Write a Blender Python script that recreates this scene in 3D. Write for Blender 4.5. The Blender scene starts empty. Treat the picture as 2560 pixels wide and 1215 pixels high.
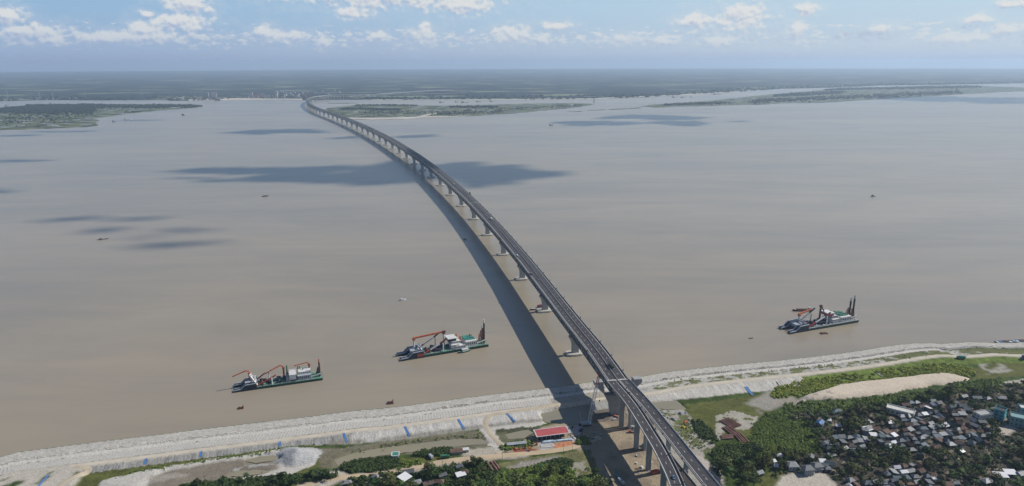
import bpy, math, random
import numpy as np
from mathutils import Vector, Matrix
R = math.radians
rnd = random.Random(7)
S = bpy.context.scene
COL = S.collection
# ------------------------------------------------------------------ camera
CAM_H = 341.0
PITCH = math.atan(452.5 / 1707.0)
cam = bpy.data.cameras.new('camera')
cam.lens = 24.005; cam.sensor_width = 36.0; cam.sensor_fit = 'HORIZONTAL'
cam.clip_start = 5.0; cam.clip_end = 120000.0
camo = bpy.data.objects.new('camera', cam); COL.objects.link(camo)
camo.matrix_world = Matrix.Translation((0, 0, CAM_H)) @ Matrix.Rotation(math.pi / 2 - PITCH, 4, 'X') @ Matrix.Rotation(-0.0035, 4, 'Z')
S.camera = camo
# ------------------------------------------------------------------ view
S.view_settings.view_transform = 'Standard'; S.view_settings.look = 'None'
S.view_settings.gamma = 1.0; S.view_settings.exposure = 0.09
S.view_settings.use_curve_mapping = False
S.cycles.volume_bounces = 1
S.cycles.max_bounces = 8
# sun: to the right, a little ahead
SUN_AZ = math.atan2(0.953, 0.30)      # clockwise from +Y
SUN_EL = R(40.0)
SUN_DIR = Vector((math.sin(SUN_AZ) * math.cos(SUN_EL), math.cos(SUN_AZ) * math.cos(SUN_EL), math.sin(SUN_EL)))
sl = bpy.data.lights.new('sun', 'SUN'); sl.energy = 4.5; sl.angle = R(0.53); sl.color = (1.0, 0.96, 0.90)
so = bpy.data.objects.new('sun', sl); COL.objects.link(so)
so.rotation_euler = (-SUN_DIR).to_track_quat('-Z', 'Y').to_euler()
so.location = (0, 0, 3000)

F_ = 1707.0
CR, SR, CT, ST = math.cos(0.0035), math.sin(0.0035), math.cos(PITCH), math.sin(PITCH)
def at(px, py, z=0.0):
    """a point of the photograph (2560 px wide) -> where that sight line meets height z, in metres"""
    x = px - 1280.0; y = py - 607.5
    x, y = CR * x - SR * y, SR * x + CR * y
    fw = F_ * CT - y * ST; dn = F_ * ST + y * CT
    k = (CAM_H - z) / dn
    return (x * k, fw * k)
def poly(pts, z=3.0): return [at(p[0], p[1], z) for p in pts]

# ------------------------------------------------------------------ world: sky and clouds
W = bpy.data.worlds.new('World'); S.world = W; W.use_nodes = True
nt = W.node_tree; N = nt.nodes; L = nt.links
for n in list(N): N.remove(n)
def nd(tree, t, **kw):
    n = tree.nodes.new(t)
    for k, v in kw.items():
        if k.startswith('i_'):
            key = k[2:]
            n.inputs[int(key) if key.isdigit() else key].default_value = v
        else: setattr(n, k, v)
    return n
def mth(tree, op, a, b=None, clamp=False):
    n = tree.nodes.new('ShaderNodeMath'); n.operation = op; n.use_clamp = clamp
    for i, v in enumerate((a, b)):
        if v is None: continue
        if isinstance(v, (int, float)): n.inputs[i].default_value = v
        else: tree.links.new(v, n.inputs[i])
    return n.outputs[0]
out = nd(nt, 'ShaderNodeOutputWorld')
sky = nd(nt, 'ShaderNodeTexSky', sky_type='NISHITA', sun_disc=False, sun_elevation=SUN_EL, sun_rotation=SUN_AZ,
         altitude=300.0, air_density=1.0, dust_density=0.6, ozone_density=1.3)
bg = nd(nt, 'ShaderNodeBackground', i_Strength=0.056)
hs = nd(nt, 'ShaderNodeMix', data_type='RGBA', blend_type='MULTIPLY'); hs.inputs['Factor'].default_value = 1.0
L.new(sky.outputs[0], hs.inputs['A']); hs.inputs['B'].default_value = (0.78, 0.93, 1.25, 1)
tc = nd(nt, 'ShaderNodeTexCoord')
sx = nd(nt, 'ShaderNodeSeparateXYZ'); L.new(tc.outputs['Generated'], sx.inputs[0])
az = mth(nt, 'ARCTAN2', sx.outputs[0], sx.outputs[1]); el = mth(nt, 'ARCSINE', sx.outputs[2])
cx = nd(nt, 'ShaderNodeCombineXYZ'); L.new(mth(nt, 'MULTIPLY', az, 57.2958), cx.inputs[0]); L.new(mth(nt, 'MULTIPLY', el, 57.2958), cx.inputs[1])
P0 = cx.outputs[0]
def sky_dir(px, py):
    x = px - 1280.0; y = py - 607.5
    x, y = CR * x - SR * y, SR * x + CR * y
    v = Vector((x, F_ * CT - y * ST, -(F_ * ST + y * CT))).normalized()
    return math.degrees(math.atan2(v.x, v.y)), math.degrees(math.asin(v.z))
CLOUDS = [  # photo x, y, half width, half height
 (22, 40, 48, 34), (75, 82, 110, 22), (140, 100, 45, 14), (475, 12, 68, 26), (352, 72, 42, 22), (450, 54, 84, 20), (372, 34, 22, 9),
 (330, 92, 190, 15), (665, 82, 36, 17), (720, 92, 60, 12), (970, -8, 265, 26), (1150, 12, 95, 25), (890, 31, 60, 15), (945, 90, 28, 10),
 (1060, 84, 36, 21), (1280, 86, 60, 23), (1355, 98, 30, 12), (1395, 66, 42, 11), (1560, 99, 60, 12), (1660, 103, 34, 11), (1738, 51, 50, 21),
 (1855, 42, 74, 34), (1992, 78, 26, 32), (2015, 22, 34, 17), (1800, 103, 44, 15), (2208, 70, 40, 11), (2440, 46, 44, 11), (2530, 74, 56, 14),
 (2390, 97, 90, 12), (2545, 8, 60, 10), (810, 108, 18, 16)]
def field(P):
    acc = None
    for (px, py, rx, ry) in CLOUDS:
        ry = ry * 1.35; rx = rx * 1.08; a, e = sky_dir(px, py); a2, _ = sky_dir(px + rx, py); _, e2 = sky_dir(px, py - ry)
        sxx = 1.0 / max(0.05, a2 - a); syy = 1.0 / max(0.05, e2 - e)
        m = nd(nt, 'ShaderNodeVectorMath', operation='MULTIPLY_ADD')
        L.new(P, m.inputs[0]); m.inputs[1].default_value = (sxx, syy, 0); m.inputs[2].default_value = (-a * sxx, -e * syy, 0)
        ln = nd(nt, 'ShaderNodeVectorMath', operation='LENGTH'); L.new(m.outputs[0], ln.inputs[0])
        acc = ln.outputs['Value'] if acc is None else mth(nt, 'MINIMUM', acc, ln.outputs['Value'])
    mp = nd(nt, 'ShaderNodeVectorMath', operation='MULTIPLY'); L.new(P, mp.inputs[0]); mp.inputs[1].default_value = (1.45, 1.75, 1)
    nz = nd(nt, 'ShaderNodeTexNoise', i_Scale=0.85, i_Detail=7.0, i_Roughness=0.56); L.new(mp.outputs[0], nz.inputs['Vector'])
    n = mth(nt, 'MULTIPLY', mth(nt, 'SUBTRACT', nz.outputs[0], 0.5), 2.6)
    return mth(nt, 'ADD', mth(nt, 'SUBTRACT', 1.10, acc), n), nz.outputs[0]
# moist air low over the plain: pale blue-grey at the horizon, brighter towards the sun
elv = mth(nt, 'MULTIPLY', el, 57.2958)
def rgb(fac, a, b_):
    x = nd(nt, 'ShaderNodeMix', data_type='RGBA'); L.new(fac, x.inputs['Factor'])
    for k, v in (('A', a), ('B', b_)):
        if isinstance(v, tuple): x.inputs[k].default_value = (*v, 1)
        else: L.new(v, x.inputs[k])
    return x.outputs['Result']
def ramp(v, lo, hi, a=0.0, b_=1.0):
    r = nd(nt, 'ShaderNodeMapRange', interpolation_type='SMOOTHSTEP'); L.new(v, r.inputs[0])
    for i, q in enumerate((lo, hi, a, b_)): r.inputs[i + 1].default_value = q
    return r.outputs[0]
side = mth(nt, 'ADD', mth(nt, 'MULTIPLY', mth(nt, 'COSINE', mth(nt, 'SUBTRACT', az, SUN_AZ)), 0.5), 0.5)
sd2 = ramp(side, 0.25, 1.0)
low = rgb(sd2, (5.3, 7.2, 10.8), (9.2, 10.9, 12.9)); high = rgb(sd2, (5.0, 8.2, 12.0), (9.4, 12.0, 13.8))
hazecol = rgb(ramp(elv, 0.0, 4.6), low, high)
hazecol = rgb(ramp(elv, -0.1, 1.1), rgb(sd2, (4.8, 6.4, 9.9), (7.6, 9.5, 12.8)), hazecol)
skymix = rgb(ramp(elv, 4.0, 28.0, 0.88, 0.0), hs.outputs['Result'], hazecol)
L.new(skymix, bg.inputs['Color'])
f0, nz0 = field(P0)
sh = nd(nt, 'ShaderNodeVectorMath', operation='ADD'); L.new(P0, sh.inputs[0]); sh.inputs[1].default_value = (0.10, 0.24, 0)
f1, _ = field(sh.outputs[0])
# low bank of small distant cumulus along the horizon
mb = nd(nt, 'ShaderNodeVectorMath', operation='MULTIPLY'); L.new(P0, mb.inputs[0]); mb.inputs[1].default_value = (1.35, 3.4, 1)
nb = nd(nt, 'ShaderNodeTexNoise', i_Scale=1.0, i_Detail=5.0, i_Roughness=0.6); L.new(mb.outputs[0], nb.inputs['Vector'])
dband = mth(nt, 'ABSOLUTE', mth(nt, 'DIVIDE', mth(nt, 'SUBTRACT', elv, 1.75), 0.8))
band = mth(nt, 'SUBTRACT', mth(nt, 'MULTIPLY', mth(nt, 'SUBTRACT', nb.outputs[0], 0.40), 5.0), mth(nt, 'MULTIPLY', dband, 0.62))
mr = nd(nt, 'ShaderNodeMapRange', interpolation_type='SMOOTHSTEP'); L.new(f0, mr.inputs[0]); mr.inputs[1].default_value = 0.0; mr.inputs[2].default_value = 0.75
mr2 = nd(nt, 'ShaderNodeMapRange', interpolation_type='SMOOTHSTEP'); L.new(band, mr2.inputs[0]); mr2.inputs[1].default_value = 0.0; mr2.inputs[2].default_value = 0.8
veil = nd(nt, 'ShaderNodeMapRange', interpolation_type='SMOOTHSTEP'); L.new(f0, veil.inputs[0]); veil.inputs[1].default_value = -0.9; veil.inputs[2].default_value = 0.7; veil.inputs[4].default_value = 0.22
mask = mth(nt, 'MAXIMUM', mth(nt, 'MAXIMUM', mr.outputs[0], veil.outputs[0]), mth(nt, 'MULTIPLY', mr2.outputs[0], 0.85))
# far clouds sink into the haze above the horizon
fade = nd(nt, 'ShaderNodeMapRange', interpolation_type='SMOOTHSTEP'); L.new(elv, fade.inputs[0]); fade.inputs[1].default_value = 0.2; fade.inputs[2].default_value = 3.4
fade.inputs[3].default_value = 0.36; fade.inputs[4].default_value = 0.86
mask = mth(nt, 'MULTIPLY', mask, fade.outputs[0])
lit = nd(nt, 'ShaderNodeMapRange', interpolation_type='SMOOTHSTEP'); L.new(mth(nt, 'SUBTRACT', f0, f1), lit.inputs[0])
lit.inputs[1].default_value = -0.85; lit.inputs[2].default_value = 0.35
cm = nd(nt, 'ShaderNodeMix', data_type='RGBA'); L.new(lit.outputs[0], cm.inputs['Factor'])
cm.inputs['A'].default_value = (0.375, 0.44, 0.60, 1); cm.inputs['B'].default_value = (0.72, 0.72, 0.71, 1)
bgc = nd(nt, 'ShaderNodeBackground', i_Strength=1.0); L.new(cm.outputs['Result'], bgc.inputs['Color'])
ms = nd(nt, 'ShaderNodeMixShader'); L.new(mask, ms.inputs[0]); L.new(bg.outputs[0], ms.inputs[1]); L.new(bgc.outputs[0], ms.inputs[2])
L.new(ms.outputs[0], out.inputs['Surface'])
W.cycles.sampling_method = 'MANUAL'; W.cycles.sample_map_resolution = 512

# ------------------------------------------------------------------ helpers
def tag(o, label=None, cat=None, group=None, kind=None):
    if label: o['label'] = label
    if cat: o['category'] = cat
    if group: o['group'] = group
    if kind: o['kind'] = kind
    return o
def thing(name, label, cat, loc=(0, 0, 0), rz=0.0, group=None):
    o = bpy.data.objects.new(name, None); COL.objects.link(o)
    o.empty_display_size = 1.0
    o.location = loc; o.rotation_euler = (0, 0, rz)
    return tag(o, label, cat, group)
class MB:
    def __init__(s): s.v = []; s.f = []
    def quad(s, a, b, c, d):
        i = len(s.v); s.v += [a, b, c, d]; s.f.append((i, i + 1, i + 2, i + 3)); return s
    def tri(s, a, b, c):
        i = len(s.v); s.v += [a, b, c]; s.f.append((i, i + 1, i + 2)); return s
    def loft(s, rings, cap=True):
        i = len(s.v); n = len(rings[0])
        for r in rings: s.v += [tuple(p) for p in r]
        for k in range(len(rings) - 1):
            for j in range(n):
                a = i + k * n + j; b = i + k * n + (j + 1) % n
                s.f.append((a, b, b + n, a + n))
        if cap:
            s.f.append(tuple(i + j for j in reversed(range(n))))
            s.f.append(tuple(i + (len(rings) - 1) * n + j for j in range(n)))
        return s
    def box(s, x0, x1, y0, y1, z0, z1, rz=0.0, c=None, taper=0.0):
        if c is None: c = ((x0 + x1) / 2, (y0 + y1) / 2)
        cr, sr = math.cos(rz), math.sin(rz)
        def rot(x, y, z):
            x -= c[0]; y -= c[1]
            return (c[0] + x * cr - y * sr, c[1] + x * sr + y * cr, z)
        t = taper
        lo = [rot(x0, y0, z0), rot(x1, y0, z0), rot(x1, y1, z0), rot(x0, y1, z0)]
        hi = [rot(x0 + t, y0 + t, z1), rot(x1 - t, y0 + t, z1), rot(x1 - t, y1 - t, z1), rot(x0 + t, y1 - t, z1)]
        return s.loft([lo, hi])
    def bar(s, p, q, w, h=None):
        h = h or w
        p = Vector(p); q = Vector(q); d = (q - p)
        if d.length < 1e-6: return s
        d.normalize()
        up = Vector((0, 0, 1)) if abs(d.z) < 0.95 else Vector((0, 1, 0))
        a = d.cross(up).normalized(); b = a.cross(d)
        a *= w / 2; b *= h / 2
        return s.loft([[p - a - b, p + a - b, p + a + b, p - a + b], [q - a - b, q + a - b, q + a + b, q - a + b]])
    def cyl(s, p, q, r, r2=None, n=10):
        r2 = r if r2 is None else r2
        p = Vector(p); q = Vector(q); d = (q - p).normalized()
        up = Vector((0, 0, 1)) if abs(d.z) < 0.95 else Vector((0, 1, 0))
        a = d.cross(up).normalized(); b = a.cross(d)
        c = [(math.cos(2 * math.pi * k / n), math.sin(2 * math.pi * k / n)) for k in range(n)]
        return s.loft([[p + a * x * r + b * y * r for x, y in c], [q + a * x * r2 + b * y * r2 for x, y in c]])
    def lattice(s, p, q, w, w2, nb, t):
        """a square lattice boom"""
        p = Vector(p); q = Vector(q); d = (q - p); Ln = d.length; d.normalize()
        up = Vector((0, 0, 1)) if abs(d.z) < 0.97 else Vector((0, 1, 0))
        a = d.cross(up).normalized(); b = a.cross(d)
        def c(i, k):
            u = i / nb; ww = (w + (w2 - w) * u) / 2
            sx_, sy_ = ((-1, -1), (1, -1), (1, 1), (-1, 1))[k % 4]
            return p + d * (Ln * u) + a * (ww * sx_) + b * (ww * sy_)
        for k in range(4):
            s.bar(c(0, k), c(nb, k), t)
            for i in range(nb):
                s.bar(c(i, k), c(i + 1, k + 1 if i % 2 else k + 1), t * 0.6)
                if i % 2 == 0: s.bar(c(i, k), c(i, k + 1), t * 0.6)
        return s
    def mesh(s, name, m, smooth=False):
        me = bpy.data.meshes.new(name); me.from_pydata([tuple(x) for x in s.v], [], s.f)
        if m is not None: me.materials.append(m)
        if smooth: me.polygons.foreach_set('use_smooth', [True] * len(me.polygons))
        me.update(); return me
    def build(s, name, m, parent=None, smooth=False):
        o = bpy.data.objects.new(name, s.mesh(name, m, smooth)); COL.objects.link(o)
        if parent is not None: o.parent = parent
        return o
def copy_tree(o, parent=None):
    c = o.copy(); COL.objects.link(c)
    if parent is not None: c.parent = parent
    for ch in o.children: copy_tree(ch, c)
    return c
def ref(me, name, parent=None, loc=None, rz=None):
    o = bpy.data.objects.new(name, me); COL.objects.link(o)
    if parent is not None: o.parent = parent
    if loc is not None: o.location = loc
    if rz is not None: o.rotation_euler = (0, 0, rz)
    return o

# ------------------------------------------------------------------ materials
MATS = {}
def mat(name, col, rough=0.8, var=0.18, scale=0.6, col2=None, metal=0.0, objvar=0.0, detail=4.0, bump=0.0, spec=0.3):
    """weathered paint, concrete, steel...: base colour broken up by two sizes of noise"""
    if name in MATS: return MATS[name]
    m = bpy.data.materials.new(name); m.use_nodes = True; t = m.node_tree
    b = t.nodes['Principled BSDF']; b.inputs['Roughness'].default_value = rough; b.inputs['Metallic'].default_value = metal
    b.inputs['Specular IOR Level'].default_value = spec
    co = nd(t, 'ShaderNodeTexCoord')
    nz = nd(t, 'ShaderNodeTexNoise', i_Scale=scale, i_Detail=detail, i_Roughness=0.62); t.links.new(co.outputs['Object'], nz.inputs['Vector'])
    rp = nd(t, 'ShaderNodeMapRange'); t.links.new(nz.outputs[0], rp.inputs[0]); rp.inputs[1].default_value = 0.3; rp.inputs[2].default_value = 0.7
    mx = nd(t, 'ShaderNodeMix', data_type='RGBA'); t.links.new(rp.outputs[0], mx.inputs['Factor'])
    c2 = col2 or tuple(c * (1 + var) for c in col)
    c1 = col if col2 else tuple(c * (1 - var) for c in col)
    mx.inputs['A'].default_value = (*c1, 1); mx.inputs['B'].default_value = (*[min(1, c) for c in c2], 1)
    res = mx.outputs['Result']
    if objvar:
        oi = nd(t, 'ShaderNodeObjectInfo')
        hv = nd(t, 'ShaderNodeHueSaturation'); t.links.new(res, hv.inputs['Color'])
        t.links.new(mth(t, 'ADD', mth(t, 'MULTIPLY', oi.outputs['Random'], objvar * 2), 1 - objvar), hv.inputs['Value'])
        t.links.new(mth(t, 'ADD', mth(t, 'MULTIPLY', oi.outputs['Random'], objvar * 0.12), 0.5 - objvar * 0.06), hv.inputs['Hue'])
        res = hv.outputs[0]
    t.links.new(res, b.inputs['Base Color'])
    if bump:
        bp = nd(t, 'ShaderNodeBump', i_Strength=bump, i_Distance=0.5); t.links.new(nz.outputs[0], bp.inputs['Height']); t.links.new(bp.outputs[0], b.inputs['Normal'])
    MATS[name] = m; return m
CONC = mat('pale_concrete', (0.40, 0.385, 0.355), 0.85, 0.14, 0.25)
CONC2 = mat('weathered_concrete', (0.31, 0.305, 0.29), 0.88, 0.16, 0.2)
CAPM = mat('stained_pile_cap', (0.43, 0.40, 0.34), 0.9, 0.2, 0.35)
STEEL = mat('grey_truss_paint', (0.115, 0.135, 0.155), 0.55, 0.2, 0.3)
DARK = mat('dark_steel', (0.03, 0.032, 0.035), 0.6, 0.3, 0.5)
ASPH = mat('asphalt', (0.050, 0.046, 0.049), 0.75, 0.22, 0.08)
WHITE = mat('white_paint', (0.60, 0.59, 0.56), 0.55, 0.16, 0.45)
LINE = mat('road_paint', (0.62, 0.62, 0.58), 0.7, 0.15, 0.8)
GREYP = mat('grey_paint', (0.36, 0.38, 0.40), 0.5, 0.15, 0.5)
REDP = mat('red_oxide_paint', (0.34, 0.06, 0.04), 0.6, 0.35, 0.4)
ORANGE = mat('orange_red_paint', (0.46, 0.12, 0.055), 0.6, 0.3, 0.4)
GREENP = mat('green_paint', (0.035, 0.16, 0.09), 0.55, 0.25, 0.5)
TEAL = mat('teal_paint', (0.045, 0.22, 0.17), 0.6, 0.3, 0.4)
BLUEP = mat('blue_paint', (0.05, 0.16, 0.38), 0.5, 0.2, 0.4)
RUST = mat('rusted_steel', (0.105, 0.05, 0.035), 0.8, 0.35, 0.4)
GLASSD = mat('dark_window_glass', (0.02, 0.025, 0.03), 0.15, 0.1, 0.5, spec=0.6)
BLACK = mat('black_rubber', (0.018, 0.018, 0.018), 0.8, 0.1, 0.5)
YELL = mat('yellow_paint', (0.55, 0.38, 0.04), 0.6, 0.12, 0.5)
WOOD = mat('dark_boat_wood', (0.06, 0.045, 0.035), 0.8, 0.3, 0.6)
# ------------------------------------------------------------------ water
def water_mat(name, col, far=True):
    m = bpy.data.materials.new(name); m.use_nodes = True; t = m.node_tree
    b = t.nodes['Principled BSDF']; b.inputs['Roughness'].default_value = 0.27; b.inputs['IOR'].default_value = 1.35
    g = nd(t, 'ShaderNodeNewGeometry')
    # big soft drifts of silt, long streaks along the current
    mp = nd(t, 'ShaderNodeMapping'); mp.inputs['Rotation'].default_value = (0, 0, R(-14)); mp.inputs['Scale'].default_value = (0.00045, 0.0021, 1)
    t.links.new(g.outputs['Position'], mp.inputs['Vector'])
    n1 = nd(t, 'ShaderNodeTexNoise', i_Scale=1.0, i_Detail=5.0, i_Roughness=0.6, i_Distortion=0.6); t.links.new(mp.outputs[0], n1.inputs['Vector'])
    mp2 = nd(t, 'ShaderNodeMapping'); mp2.inputs['Rotation'].default_value = (0, 0, R(-18)); mp2.inputs['Scale'].default_value = (0.004, 0.03, 1)
    t.links.new(g.outputs['Position'], mp2.inputs['Vector'])
    n2 = nd(t, 'ShaderNodeTexNoise', i_Scale=1.0, i_Detail=5.0, i_Roughness=0.6, i_Distortion=0.4); t.links.new(mp2.outputs[0], n2.inputs['Vector'])
    mp4 = nd(t, 'ShaderNodeMapping'); mp4.inputs['Rotation'].default_value = (0, 0, R(-16)); mp4.inputs['Scale'].default_value = (0.0020, 0.0055, 1)
    t.links.new(g.outputs['Position'], mp4.inputs['Vector'])
    n4 = nd(t, 'ShaderNodeTexNoise', i_Scale=1.0, i_Detail=6.0, i_Roughness=0.65, i_Distortion=1.2); t.links.new(mp4.outputs[0], n4.inputs['Vector'])
    f = mth(t, 'ADD', mth(t, 'ADD', mth(t, 'MULTIPLY', n1.outputs[0], 0.5), mth(t, 'MULTIPLY', n4.outputs[0], 0.35)), mth(t, 'MULTIPLY', n2.outputs[0], 0.15))
    rp = nd(t, 'ShaderNodeMapRange'); t.links.new(f, rp.inputs[0]); rp.inputs[1].default_value = 0.38; rp.inputs[2].default_value = 0.62
    mx = nd(t, 'ShaderNodeMix', data_type='RGBA'); t.links.new(rp.outputs[0], mx.inputs['Factor'])
    mx.inputs['A'].default_value = (col[0] * .80, col[1] * .84, col[2] * .88, 1); mx.inputs['B'].default_value = (col[0] * 1.16, col[1] * 1.13, col[2] * 1.06, 1)
    t.links.new(mx.outputs['Result'], b.inputs['Base Color'])
    # ripples: wind waves of a few metres and current boils
    n3 = nd(t, 'ShaderNodeTexNoise', i_Scale=0.22, i_Detail=4.0, i_Roughness=0.6)
    mp3 = nd(t, 'ShaderNodeMapping'); mp3.inputs['Rotation'].default_value = (0, 0, R(20)); mp3.inputs['Scale'].default_value = (0.55, 1.6, 1)
    t.links.new(g.outputs['Position'], mp3.inputs['Vector']); t.links.new(mp3.outputs[0], n3.inputs['Vector'])
    hsum = mth(t, 'ADD', n3.outputs[0], mth(t, 'MULTIPLY', n2.outputs[0], 1.5))
    bp = nd(t, 'ShaderNodeBump', i_Strength=0.4, i_Distance=0.25); t.links.new(hsum, bp.inputs['Height']); t.links.new(bp.outputs[0], b.inputs['Normal'])
    return m
WATER = water_mat('silty_river_water', (0.298, 0.252, 0.186))
EARTH_R = 36000.0
def disc(z, rings, n=192):
    v = [(0, 0, z)]; f = []
    for r in rings:
        for k in range(n):
            a = 2 * math.pi * k / n; v.append((r * math.sin(a), r * math.cos(a), z))
    for k in range(n): f.append((0, 1 + (k + 1) % n, 1 + k))
    for i in range(len(rings) - 1):
        for k in range(n):
            a = 1 + i * n + k; b = 1 + i * n + (k + 1) % n
            f.append((a, b, b + n, a + n))
    return v, f
mb = MB(); mb.v, mb.f = disc(0.0, [300, 1000, 3000, 9000, 20000, EARTH_R])
tag(mb.build('water', WATER), kind='structure')

# ------------------------------------------------------------------ far land
def land_mat(name, forest, field, sand, scale, thr_field, water=None, wthr=0.62, sandthr=0.70):
    m = bpy.data.materials.new(name); m.use_nodes = True; t = m.node_tree
    b = t.nodes['Principled BSDF']; b.inputs['Roughness'].default_value = 0.95; b.inputs['Specular IOR Level'].default_value = 0.1
    g = nd(t, 'ShaderNodeNewGeometry')
    def noise(sc, det=4, rough=0.6, off=0.0, sy=1.0):
        mp = nd(t, 'ShaderNodeMapping'); mp.inputs['Scale'].default_value = (1, sy, 1); mp.inputs['Location'].default_value = (off, off * 1.7, 0)
        t.links.new(g.outputs['Position'], mp.inputs['Vector'])
        n = nd(t, 'ShaderNodeTexNoise', i_Scale=sc, i_Detail=det, i_Roughness=rough); t.links.new(mp.outputs[0], n.inputs['Vector']); return n.outputs[0]
    def mix(fac, a, bcol):
        mx = nd(t, 'ShaderNodeMix', data_type='RGBA'); t.links.new(fac, mx.inputs['Factor'])
        if isinstance(a, tuple): mx.inputs['A'].default_value = (*a, 1)
        else: t.links.new(a, mx.inputs['A'])
        if isinstance(bcol, tuple): mx.inputs['B'].default_value = (*bcol, 1)
        else: t.links.new(bcol, mx.inputs['B'])
        return mx.outputs['Result']
    def step(v, lo, hi):
        r = nd(t, 'ShaderNodeMapRange', interpolation_type='SMOOTHSTEP'); t.links.new(v, r.inputs[0]); r.inputs[1].default_value = lo; r.inputs[2].default_value = hi; return r.outputs[0]
    fo = mix(noise(scale * 9, 3), tuple(c * 0.65 for c in forest), tuple(c * 1.4 for c in forest))
    fi = mix(noise(scale * 5, 3, 0.6, 40), tuple(c * 0.75 for c in field), tuple(c * 1.2 for c in field))
    c = mix(step(noise(scale, 5, 0.62, 11, 1.7), thr_field, thr_field + 0.05), fo, fi)
    c = mix(step(noise(scale * 2.2, 4, 0.62, 77, 1.6), sandthr, sandthr + 0.03), c, sand)
    if water:
        wf = step(noise(scale * 1.7, 5, 0.65, 301, 1.7), wthr, wthr + 0.02)
        c = mix(wf, c, water)
        t.links.new(mth(t, 'SUBTRACT', 0.95, mth(t, 'MULTIPLY', wf, 0.7)), b.inputs['Roughness'])
        t.links.new(mth(t, 'ADD', 0.1, mth(t, 'MULTIPLY', wf, 0.5)), b.inputs['Specular IOR Level'])
    t.links.new(c, b.inputs['Base Color'])
    return m
FARLAND = land_mat('far_plain', (0.012, 0.023, 0.024), (0.19, 0.22, 0.12), (0.36, 0.33, 0.27), 0.0011, 0.555, (0.2, 0.18, 0.15), 0.66, 0.70)
CHAR = land_mat('river_island_grass', (0.026, 0.044, 0.020), (0.115, 0.130, 0.055), (0.33, 0.29, 0.22), 0.0062, 0.46, (0.26, 0.23, 0.175), 0.55, 0.68)
SANDM = mat('river_sand', (0.46, 0.42, 0.35), 0.95, 0.15, 0.01)

def jitter(pts, amp, step, seed, closed=False):
    """break a coarse outline into a natural one"""
    r = random.Random(seed); o = []
    n = len(pts)
    for i in range(n if closed else n - 1):
        a = Vector((*pts[i], 0)); b = Vector((*pts[(i + 1) % n], 0)); k = max(1, int((b - a).length / step))
        for j in range(k):
            p = a.lerp(b, j / k)
            if j: p += Vector((r.uniform(-1, 1), r.uniform(-1, 1), 0)) * amp
            o.append((p.x, p.y))
    if not closed: o.append(pts[-1])
    return o
def sheet(name, outline, z, m, thick=1.5):
    import bmesh
    bm = bmesh.new(); vs = [bm.verts.new((x, y, z)) for x, y in outline]
    es = [bm.edges.new((vs[i], vs[(i + 1) % len(vs)])) for i in range(len(vs))]
    bmesh.ops.triangle_fill(bm, use_beauty=True, edges=es)
    bmesh.ops.recalc_face_normals(bm, faces=bm.faces)
    if bm.faces and bm.faces[0].normal.z < 0:
        for f in bm.faces: f.normal_flip()
    low = [bm.verts.new((x, y, z - thick)) for x, y in outline]
    n = len(vs)
    for i in range(n):
        j = (i + 1) % n
        try: bm.faces.new((vs[i], low[i], low[j], vs[j]))
        except ValueError: pass
    me = bpy.data.meshes.new(name); bm.to_mesh(me); bm.free(); me.materials.append(m)
    o = bpy.data.objects.new(name, me); COL.objects.link(o); return o
far_shore = [(-60, 255), (0, 253), (120, 250), (250, 251), (400, 250), (430, 252), (560, 252), (640, 248.5), (700, 248), (760, 250.5), (860, 249), (950, 250), (1100, 250), (1250, 249.5),
             (1400, 248.5), (1500, 247), (1620, 243), (1720, 237), (1850, 229), (1950, 222), (2080, 219), (2200, 214), (2330, 212), (2450, 210), (2560, 208), (2700, 206)]
fs = jitter([at(*p) for p in far_shore], 22, 90, 3)
# close the plain along the edge of the round world
r0 = EARTH_R - 40
a0 = math.atan2(fs[0][0], fs[0][1]); a1 = math.atan2(fs[-1][0], fs[-1][1])
arc = [(r0 * math.sin(a1 + (a0 - a1) * k / 60), r0 * math.cos(a1 + (a0 - a1) * k / 60)) for k in range(61)]
tag(sheet('far_plain', fs + arc, 1.6, FARLAND, 3.0), kind='structure')
# bright sand strip along parts of the far shore
def strip_between(pts_top, pts_bot): return [at(*p) for p in pts_top] + [at(*p) for p in reversed(pts_bot)]
tag(sheet('far_beach', jitter(strip_between([(930, 250), (1150, 249), (1480, 246), (1700, 236.5), (1900, 224)], [(930, 251.6), (1150, 251), (1480, 248.2), (1700, 239), (1900, 225.6)]), 8, 120, 5, True), 1.9, SANDM), kind='structure')
tag(sheet('far_beach', jitter(strip_between([(470, 249.2), (540, 246.8), (600, 245.2), (680, 247), (755, 247)], [(470, 252.3), (560, 252), (640, 250.2), (700, 249.6), (755, 250.6)]), 10, 80, 6, True), 1.95, SANDM), kind='structure')
# islands in the river
isl = {
 'left': [(-120, 328), (0, 325.5), (120, 322), (215, 317.5), (245, 314), (238, 308), (250, 302), (232, 297), (290, 289), (330, 283), (400, 276), (455, 272), (508, 266), (470, 262.5), (390, 261.5), (300, 260.5), (230, 261), (120, 261), (70, 263), (60, 266), (0, 272), (-120, 276)],
 'middle': [(868, 297), (930, 298.5), (1010, 297), (1050, 293), (1130, 292), (1210, 288), (1300, 282), (1380, 274), (1440, 269), (1484, 262), (1475, 259.5), (1440, 258.5), (1340, 259), (1250, 261), (1180, 264), (1090, 264.5), (1000, 262.5), (930, 262), (880, 264), (815, 271), (830, 280), (850, 290)],
 'reed': [(1600, 266), (1640, 269), (1700, 266.5), (1770, 265), (1830, 263), (1900, 262), (1960, 258), (2050, 257), (2160, 250.5), (2280, 243), (2400, 236), (2500, 230.5), (2560, 228), (2560, 219), (2480, 216), (2400, 214), (2330, 213.5), (2230, 217.5), (2100, 221), (2010, 229), (1960, 233), (1890, 240), (1830, 246), (1790, 251), (1700, 257), (1650, 260.5)],
}
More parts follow.
